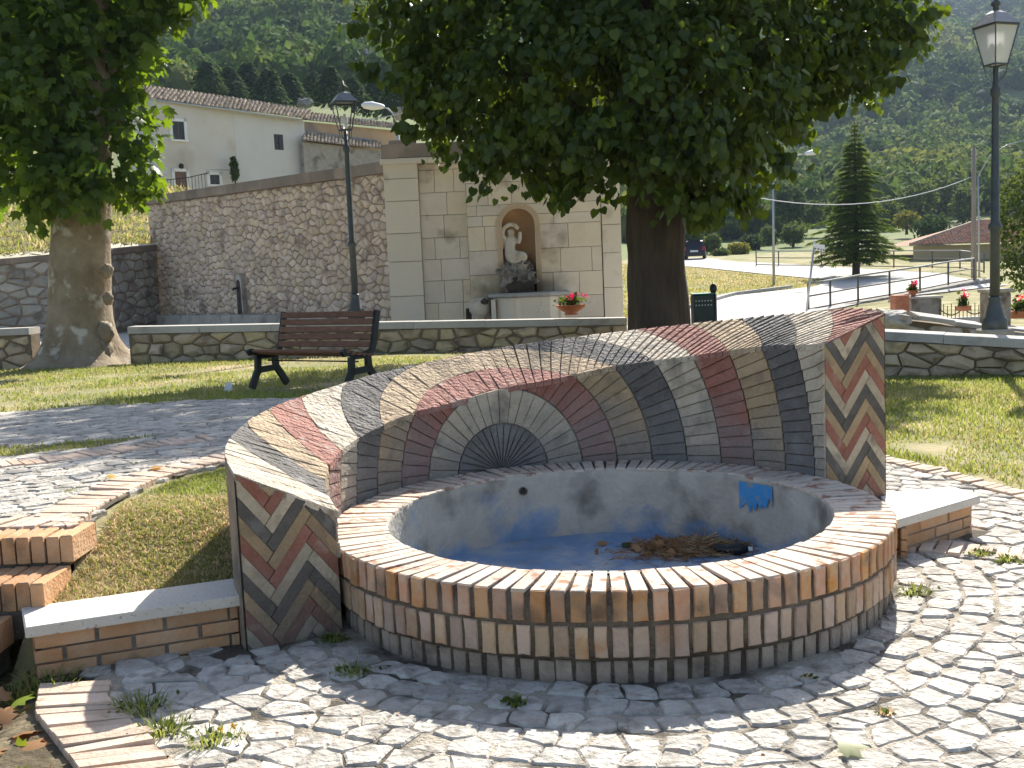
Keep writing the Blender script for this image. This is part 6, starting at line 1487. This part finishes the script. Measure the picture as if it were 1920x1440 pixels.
# tall cedar by the far railing
SY = 58.; sb_ = at(1605, 500, SY); stp = at(1600, 226, SY); sh = stp.z - sb_.z; cd = tag(empty('cedar_tree', (sb_.x, SY, sb_.z)), 'tall conical cedar with layered green branches behind the far railing', 'tree')
MB().tube([(sb_.x, SY, sb_.z - .5), (sb_.x, SY, stp.z - .1)], [.22, .02], 8).build('trunk', M['bark_lin'], cd)
pos = []; nn = []; dn = []; sz = []; r_ = np.random.default_rng(77)
for k in range(30):
    t = (k + .3) / 30; zc = sb_.z + .3 + t * (sh - .4); Lb = 2.6 * (1 - t) ** .95 * (1.0 if k % 2 else .74) + .05
    for j in range(9 if t < .6 else 7):
        a = j * 6.283 / (9 if t < .6 else 7) + k * .7 + r_.uniform(-.25, .25); L = Lb * r_.uniform(.45, 1.22); m_ = int(20 + 75 * L)
        s = r_.uniform(.12, 1, m_); side = r_.uniform(-1, 1, m_) * .17 * L * (1.15 - s * .7); dr = .10 * L * s - .22 * L * s * s
        x = sb_.x + np.cos(a) * s * L - np.sin(a) * side; yy = SY + np.sin(a) * s * L + np.cos(a) * side
        pos.append(np.stack([x, yy, zc + dr + r_.normal(0, .03, m_)], 1)); aa = a + side * 2.2 + r_.uniform(-.4, .4, m_)
        dn.append(np.stack([np.cos(aa), np.sin(aa), -.25 + r_.normal(0, .2, m_)], 1)); nn.append(np.stack([r_.normal(0, .35, m_), r_.normal(0, .35, m_), np.ones(m_)], 1)); sz.append(r_.uniform(.20, .40, m_) * (1 if t < .85 else .55))
V, T = scatter_leaves(np.vstack(pos), np.vstack(nn), np.vstack(dn), np.concatenate(sz), 'needle'); mk_np('crown', V, T, M['leaf_spruce'], cd)
# leafy tree at the right edge of the picture
ty = 30.; tt_ = at(1935, 560, ty); rt_ = tag(empty('ash_tree', (tt_.x, ty, -.3)), 'sunlit leafy tree cut by the right edge of the photo', 'tree')
MB().tube([(tt_.x, ty, -.5), (tt_.x, ty, 3.5)], [.16, .06], 8).build('trunk', M['bark_pla'], rt_)
lumps3 = []
for px, py, rp3, dy in ((1925, 340, 40, 0), (1905, 385, 34, -.4), (1945, 410, 50, .3), (1885, 425, 24, 0), (1915, 455, 44, -.4), (1900, 500, 28, -.5), (1950, 500, 50, 0), (1960, 330, 45, .5), (1925, 530, 26, 0), (1980, 420, 60, 0)):
    p = at(px, py, ty + dy); r = rp3 * ty / F; lumps3.append((tuple(p), (r, r, r)))
crown_leaves('crown', lumps3, 5200, .13, 'oval', M['leaf_bush'], rt_, rg, .5, .4, 10, .2)

# dry bank above the retaining wall on the left, rock outcrops on the slope
V = []; f = []; nu, nv = 40, 16
c00, c10, c01, c11 = at(-160, 488, 31.6), at(300, 452, 35.6), at(-160, 330, 54), at(330, 356, 51)
for j in range(nv + 1):
    for i_ in range(nu + 1):
        u, v_ = i_ / nu, j / nv; p = c00.lerp(c10, u).lerp(c01.lerp(c11, u), v_); p.z += .35 * math.sin(math.pi * v_) * .6 + .18 * mn.fractal(p * .5, 1, 2, 4); V.append(p)
for j in range(nv):
    for i_ in range(nu): f.append((j * (nu + 1) + i_, j * (nu + 1) + i_ + 1, (j + 1) * (nu + 1) + i_ + 1, (j + 1) * (nu + 1) + i_))
M['bank'] = pbr('bank_soil', (.26, .21, .11), (.17, .16, .065), .9, 1, .8, 6, 0, (.11, .13, .04), .58, .6)
tag(mk('grass_bank', V, f, M['bank'], None, True), kind='structure')
bv = np.array([tuple(v) for v in V]); r_ = np.random.default_rng(3); k = r_.integers(0, len(bv), 24000); pos = bv[k] + r_.normal(size=(24000, 3)) * np.array([.4, .5, .03]); dn = r_.normal(size=(24000, 3)) * .6; dn[:, 2] += 1
for nm_, mt, sl, lab in (('grass', 'grass_dry', slice(0, 14000), 'dry yellow grass on the bank above the retaining wall'), ('grass', 'grass', slice(14000, 24000), 'green weeds on the bank above the retaining wall')):
    Vv, T = scatter_leaves(pos[sl], r_.normal(size=pos[sl].shape), dn[sl], (.20) * r_.uniform(.5, 1.4, len(pos[sl])), 'needle'); tag(mk_np(nm_, Vv, T, M[mt]), lab, 'grass', kind='stuff')
for k, (px, py, Y, w, lab) in enumerate(((572, 193, 96, 14, 'grey boulder outcrop below the conifers above the house'), (688, 112, 165, 24, 'bare grey rock scar on the hill above the lantern'))):
    p = at(px, py, Y); r = w * Y / F; tag(blob('rock_outcrop', p, (r, r * .8, r * .6), M['outcrop'], None, 4, .5, 2.2, k + 3), lab, 'rock')
# climbing shrub on the house corner
far_tree(441, 340, 296, 11, 56.2, 'small climbing shrub at the corner of the white house', 'leaf_bush', 'climbing_bush', None, 90)

# ------------------------------------------------------------------ small things lying about
def leaf_obj(p, size, mat, label, kind='plane', group='fallen leaves', tilt=.3):
    n_ = np.array([[random.uniform(-tilt, tilt), random.uniform(-tilt, tilt) - .1, 1.]]); d = np.array([[random.uniform(-1, 1), random.uniform(-1, 1), 0.05]])
    V, T = scatter_leaves(np.array([tuple(p)]), n_, d, np.array([size]), kind); return tag(mk_np('fallen_leaf', V, T, M[mat]), label, 'leaf', group)
for px, py, z, s, mt, lab, kd in (
        (1570, 1398, .022, .085, 'leaf_pale', 'crumpled pale green leaf on the cobbles at the lower right', 'plane'), (283, 922, None, .09, 'leaf_yellow', 'yellow fallen leaf in the grass patch near the path', 'plane'),
        (222, 940, None, .06, 'leaf_yellow', 'small yellow leaf at the left side of the grass patch', 'plane'), (288, 1080, None, .10, 'leaf_lime', 'yellow-green leaf just behind the left stone bench', 'plane'), (240, 1092, None, .09, 'leaf_lime', 'bright green fallen leaf behind the left stone bench', 'plane'),
        (150, 1105, None, .08, 'leaf_brown', 'brown curled leaf beside the broken step end', 'plane'), (45, 1345, -.06, .11, 'leaf_lime', 'large green leaf on the dirt left of the brick border', 'plane'), (55, 1375, -.06, .11, 'leaf_lime', 'lower large green leaf left of the brick border', 'plane'),
        (20, 1390, -.06, .10, 'leaf_brown', 'brown leaf on the dirt at the lower left edge', 'plane'), (60, 1350, -.055, .08, 'leaf_brown', 'reddish dry leaf between the green leaves left of the brick border', 'plane'),
        (1138, 1017, ZF + .015, .06, 'leaf_brown', 'brown leaf on the blue basin floor', 'plane'), (1185, 1022, ZF + .015, .09, 'leaf_lin', 'dark green leaf beside the litter on the basin floor', 'heart'), (1300, 1010, ZF + .05, .06, 'leaf_brown', 'brown leaf on top of the litter heap in the basin', 'plane')):
    if z is None: p = atg(px, py, .30); p.z = gz(p.x, p.y) + .02
    else: p = atg(px, py, z)
    leaf_obj(p, s, mt, lab, kd)
lx = lambda y: float(np.interp(y, [2.75, 3.15, 3.56, 3.80], [-1.12, -1.40, -1.70, -1.79]))
for mt_, cnt, sd_, lab_ in (('leaf_brown', 60, 1, 'brown dead leaves littering the dirt left of the worn brick border'), ('leaf_lime', 16, 2, 'green and yellow leaves littering the dirt left of the worn brick border')):
    r_ = np.random.default_rng(sd_ + 50); yy = r_.uniform(2.9, 3.75, cnt); xx = np.array([lx(y) for y in yy]) - r_.uniform(.03, .35, cnt); q = np.stack([xx, yy, r_.uniform(-.05, -.01, cnt)], 1)
    V, T = scatter_leaves(q, r_.normal(size=q.shape) * .5 + np.array([0, -.2, 1]), r_.normal(size=q.shape) * np.array([1, 1, .3]), r_.uniform(.04, .10, cnt), 'plane'); tag(mk_np('fallen_leaves', V, T, M[mt_]), lab_, 'leaves', kind='stuff')
def twigs(name, c, rx, ry, n, L, mat, label, h=.03, seed=0):
    r_ = np.random.default_rng(seed); pos = np.array(c) + r_.normal(size=(n, 3)) * np.array([rx, ry, 0]) * .45; q = np.exp(-(((pos - c) / np.array([rx, ry, 1])) ** 2)[:, :2].sum(1) * 1.3); pos[:, 2] = c[2] + q * h * r_.uniform(.1, 1., n)
    a = r_.uniform(0, 6.28, n); d = np.stack([np.cos(a), np.sin(a), r_.normal(0, .22, n)], 1) * (L * r_.uniform(.3, 1.2, n))[:, None]; sd = np.stack([-np.sin(a), np.cos(a), 0 * a], 1) * .0022; up = np.array([0, 0, .003])
    V = np.stack([pos - sd, pos + sd, pos + up, pos + d - sd * .5, pos + d + sd * .5, pos + d + up], 1).reshape(-1, 3); o = (np.arange(n) * 6)[:, None]
    T = np.concatenate([o + [0, 1, 4], o + [0, 4, 3], o + [1, 2, 5], o + [1, 5, 4], o + [2, 0, 3], o + [2, 3, 5]]); return tag(mk_np(name, V, T, M[mat]), label, 'litter', kind='stuff')
lc = atg(1290, 1032, ZF); twigs('leaf_litter', (lc.x, lc.y, ZF), .36, .22, 900, .09, 'leaf_brown', 'brown heap of twigs and dead leaves on the basin floor', .06, 1); twigs('twig_litter', (lc.x + .05, lc.y, ZF), .30, .18, 500, .10, 'straw', 'pale straw and twigs in the litter heap on the basin floor', .06, 2)
r_ = np.random.default_rng(8); q = np.array([lc.x, lc.y, ZF + .02]) + r_.normal(size=(160, 3)) * np.array([.15, .08, .012]); V, T = scatter_leaves(q, r_.normal(size=(160, 3)) + np.array([0, 0, .8]), r_.normal(size=(160, 3)), .035 * r_.uniform(.6, 1.5, 160), 'plane'); tag(mk_np('dead_leaves', V, T, M['leaf_brown']), 'dry brown leaves mixed in the basin litter', 'litter', kind='stuff')
bc = atg(1372, 1030, ZF + .03); bt3 = tag(empty('plastic_bottle', bc), 'dark crumpled plastic bottle in the basin litter', 'bottle')
d = Vector((.9, -.25, .05)).normalized(); MB().tube([bc - d * .09, bc - d * .085, bc - d * .02, bc + d * .03, bc + d * .06, bc + d * .085], [.01, .032, .026, .034, .03, .012], 10).build('bottle_body', M['black_plastic'], bt3, True)
MB().tube([bc + d * .085, bc + d * .105], .012, 8).build('bottle_cap', M['sign_white'], bt3)
wp_ = at(428, 718, 11.9); tag(blob('paper_scrap', (wp_.x, 11.9, gz(wp_.x, 11.9) + .05), (.045, .02, .06), M['sign_white'], None, 2, .4, 3, 2), 'white paper scrap on the lawn left of the bench', 'paper')

def weed(px, py, z, n, h, label, seed, mat='grass', flower=False):
    p = atg(px, py, z) if z is not None else atg(px, py, .0); r_ = np.random.default_rng(seed); rt = tag(empty('weed', p), label, 'weed', 'weeds in the paving')
    a = r_.uniform(0, 6.28, n); rad = r_.uniform(0, 1, n) ** .7 * h * .9; base = np.array(p) + np.stack([rad * np.cos(a) * 1.4, rad * np.sin(a), 0 * a - .005], 1); h *= .72; hh = h * r_.uniform(.3, 1.1, n); ln = hh * r_.uniform(.2, 1.2, n)
    tip = base + np.stack([np.cos(a) * ln, np.sin(a) * ln, hh], 1); sd = np.stack([-np.sin(a), np.cos(a), 0 * a], 1) * .002; mid = base + (tip - base) * np.array([.45, .45, .65])
    V = np.stack([base - sd, base + sd, mid + sd, mid - sd, tip], 1).reshape(-1, 3); o = (np.arange(n) * 5)[:, None]; mk_np('blades', V, np.concatenate([o + [0, 1, 2], o + [0, 2, 3], o + [3, 2, 4]]), M[mat], rt)
    m_ = n // 3; q = np.array(p) + r_.normal(size=(m_, 3)) * np.array([h * .9, h * .6, 0]) + np.array([0, 0, h * .22]); V, T = scatter_leaves(q, r_.normal(size=(m_, 3)) * .4 + np.array([0, 0, 1]), r_.normal(size=(m_, 3)), .022 * r_.uniform(.5, 1.3, m_), 'oval'); mk_np('leaves', V, T, M['leaf_bush'], rt)
    if flower:
        q = np.array(p) + np.array([[.03, -.02, h * .9], [.06, .03, h * .7]]); V, T = scatter_leaves(np.repeat(q, 8, 0), r_.normal(size=(16, 3)) * .3 + np.array([0, -.3, 1]), r_.normal(size=(16, 3)), np.full(16, .014), 'oval'); mk_np('flower_heads', V, T, M['leaf_yellow'], rt)
for k, a in enumerate(((625, 1200, 0, 130, .05, 'dark weed tuft in the corner between shell end and basin', 1), (660, 1262, 0, 110, .06, 'green weed tuft on the cobbles left of the basin foot', 2), (965, 1318, 0, 90, .035, 'flat weed tuft on the shaded cobbles before the basin', 3), (1716, 1112, 0, 120, .06, 'leafy weed at the right foot of the basin', 4),
        (268, 1330, 0, 170, .08, 'tall grass tuft growing beside the worn brick border', 5), (305, 1372, 0, 130, .07, 'grass tuft halfway down the worn brick border', 6), (400, 1390, 0, 110, .07, 'weed with small yellow flowers on the lower left cobbles', 7, 'grass', True), (1758, 1006, 0, 90, .05, 'small weed under the right stone bench', 8),
        (1838, 1040, 0, 160, .045, 'weed patch on the brick strip at the right', 9), (1890, 1052, 0, 160, .045, 'weed patch at the right edge beside the brick strip', 10), (1660, 1335, 0, 50, .025, 'dry weed on the cobbles at the right', 11, 'straw'), (100, 1290, -.03, 140, .11, 'weed stalks at the left end of the stone bench', 12), (30, 1310, -.05, 170, .08, 'dark weeds below the brick steps', 13), (75, 1405, -.05, 160, .07, 'weeds in the dirt left of the brick border', 14),
        (1510, 1270, 0, 50, .025, 'tiny dry weed at the shadow edge right of the basin', 15, 'straw'), (62, 985, .40, 120, .05, 'moss and grass in the joint above the top step', 16), (130, 925, .40, 150, .05, 'grass line growing along the brick edging on the left path', 17), (245, 875, .40, 90, .05, 'small grass tuft on the path near the brick edging', 18))): weed(*a[:4], a[4], a[5], a[6] + 300, *(a[7:]))

# crumbs of dry leaf and grit on the paving, ragged grass along the paving edges
r_ = np.random.default_rng(21); n_c = 420; x_ = r_.uniform(-1.4, 3.0, n_c); y_ = r_.uniform(2.8, 5.2, n_c); ok = (np.hypot(x_ - CX, y_ - CY) > 1.3); x_, y_ = x_[ok], y_[ok]
q = np.stack([x_, y_, 0 * x_ + .010], 1); V, T = scatter_leaves(q, r_.normal(size=q.shape) * .35 + np.array([0, 0, 1]), r_.normal(size=q.shape) * np.array([1, 1, .1]), r_.uniform(.004, .016, len(q)), 'oval'); tag(mk_np('leaf_crumbs', V, T, M['leaf_brown']), 'brown crumbs of dry leaf scattered over the cobbles', 'litter', kind='stuff')
grass('grass', [(-5.2, 9.95), (-4.3, 10.35), (-3.42, 10.45), (-2.12, 10.2), (.2, 10.0), (.2, 10.6), (-2.12, 10.8), (-3.42, 11), (-5.2, 10.6)], 2600, .07, .014, M['grass'], 'ragged grass growing over the far path edge', .9, 1.6, .05, 31)
grass('grass', [(2.5, 8.3), (2.68, 7.56), (2.84, 7.0), (3.0, 6.4), (3.12, 5.6), (3.16, 5.0), (3.4, 5.0), (3.36, 5.7), (3.26, 6.4), (3.1, 7.1), (2.9, 7.7), (2.7, 8.3)], 2600, .055, .008, M['grass'], 'ragged grass growing over the right brick edging', 1., 2.2, .02, 32)
grass('grass', [(-2.2, 4.75), (-2.16, 5.1), (-2.1, 5.7), (-1.86, 6.3), (-1.4, 6.95), (-1.3, 6.85), (-1.72, 6.2), (-2.0, 5.7), (-2.06, 5.1)], 700, .035, .006, M['grass'], 'grass growing in the joint along the left brick edging', 1., 2.4, .05, 33)

# ------------------------------------------------------------------ air
M['haze'] = bpy.data.materials.new('haze'); n_, l_ = nodes_of(M['haze'])
for q in list(n_):
    if q.type == 'BSDF_PRINCIPLED': n_.remove(q)
pv_ = n_.new('ShaderNodeVolumePrincipled'); pv_.inputs['Color'].default_value = (.60, .76, 1., 1); pv_.inputs['Density'].default_value = .00022; pv_.inputs['Anisotropy'].default_value = .1
l_.new(pv_.outputs[0], n_['Material Output'].inputs['Volume'])
tag(MB().box((0, 400, 139), (2400, 1400, 282)).build('haze', M['haze']), 'thin blue summer haze over the valley', 'haze', kind='stuff')
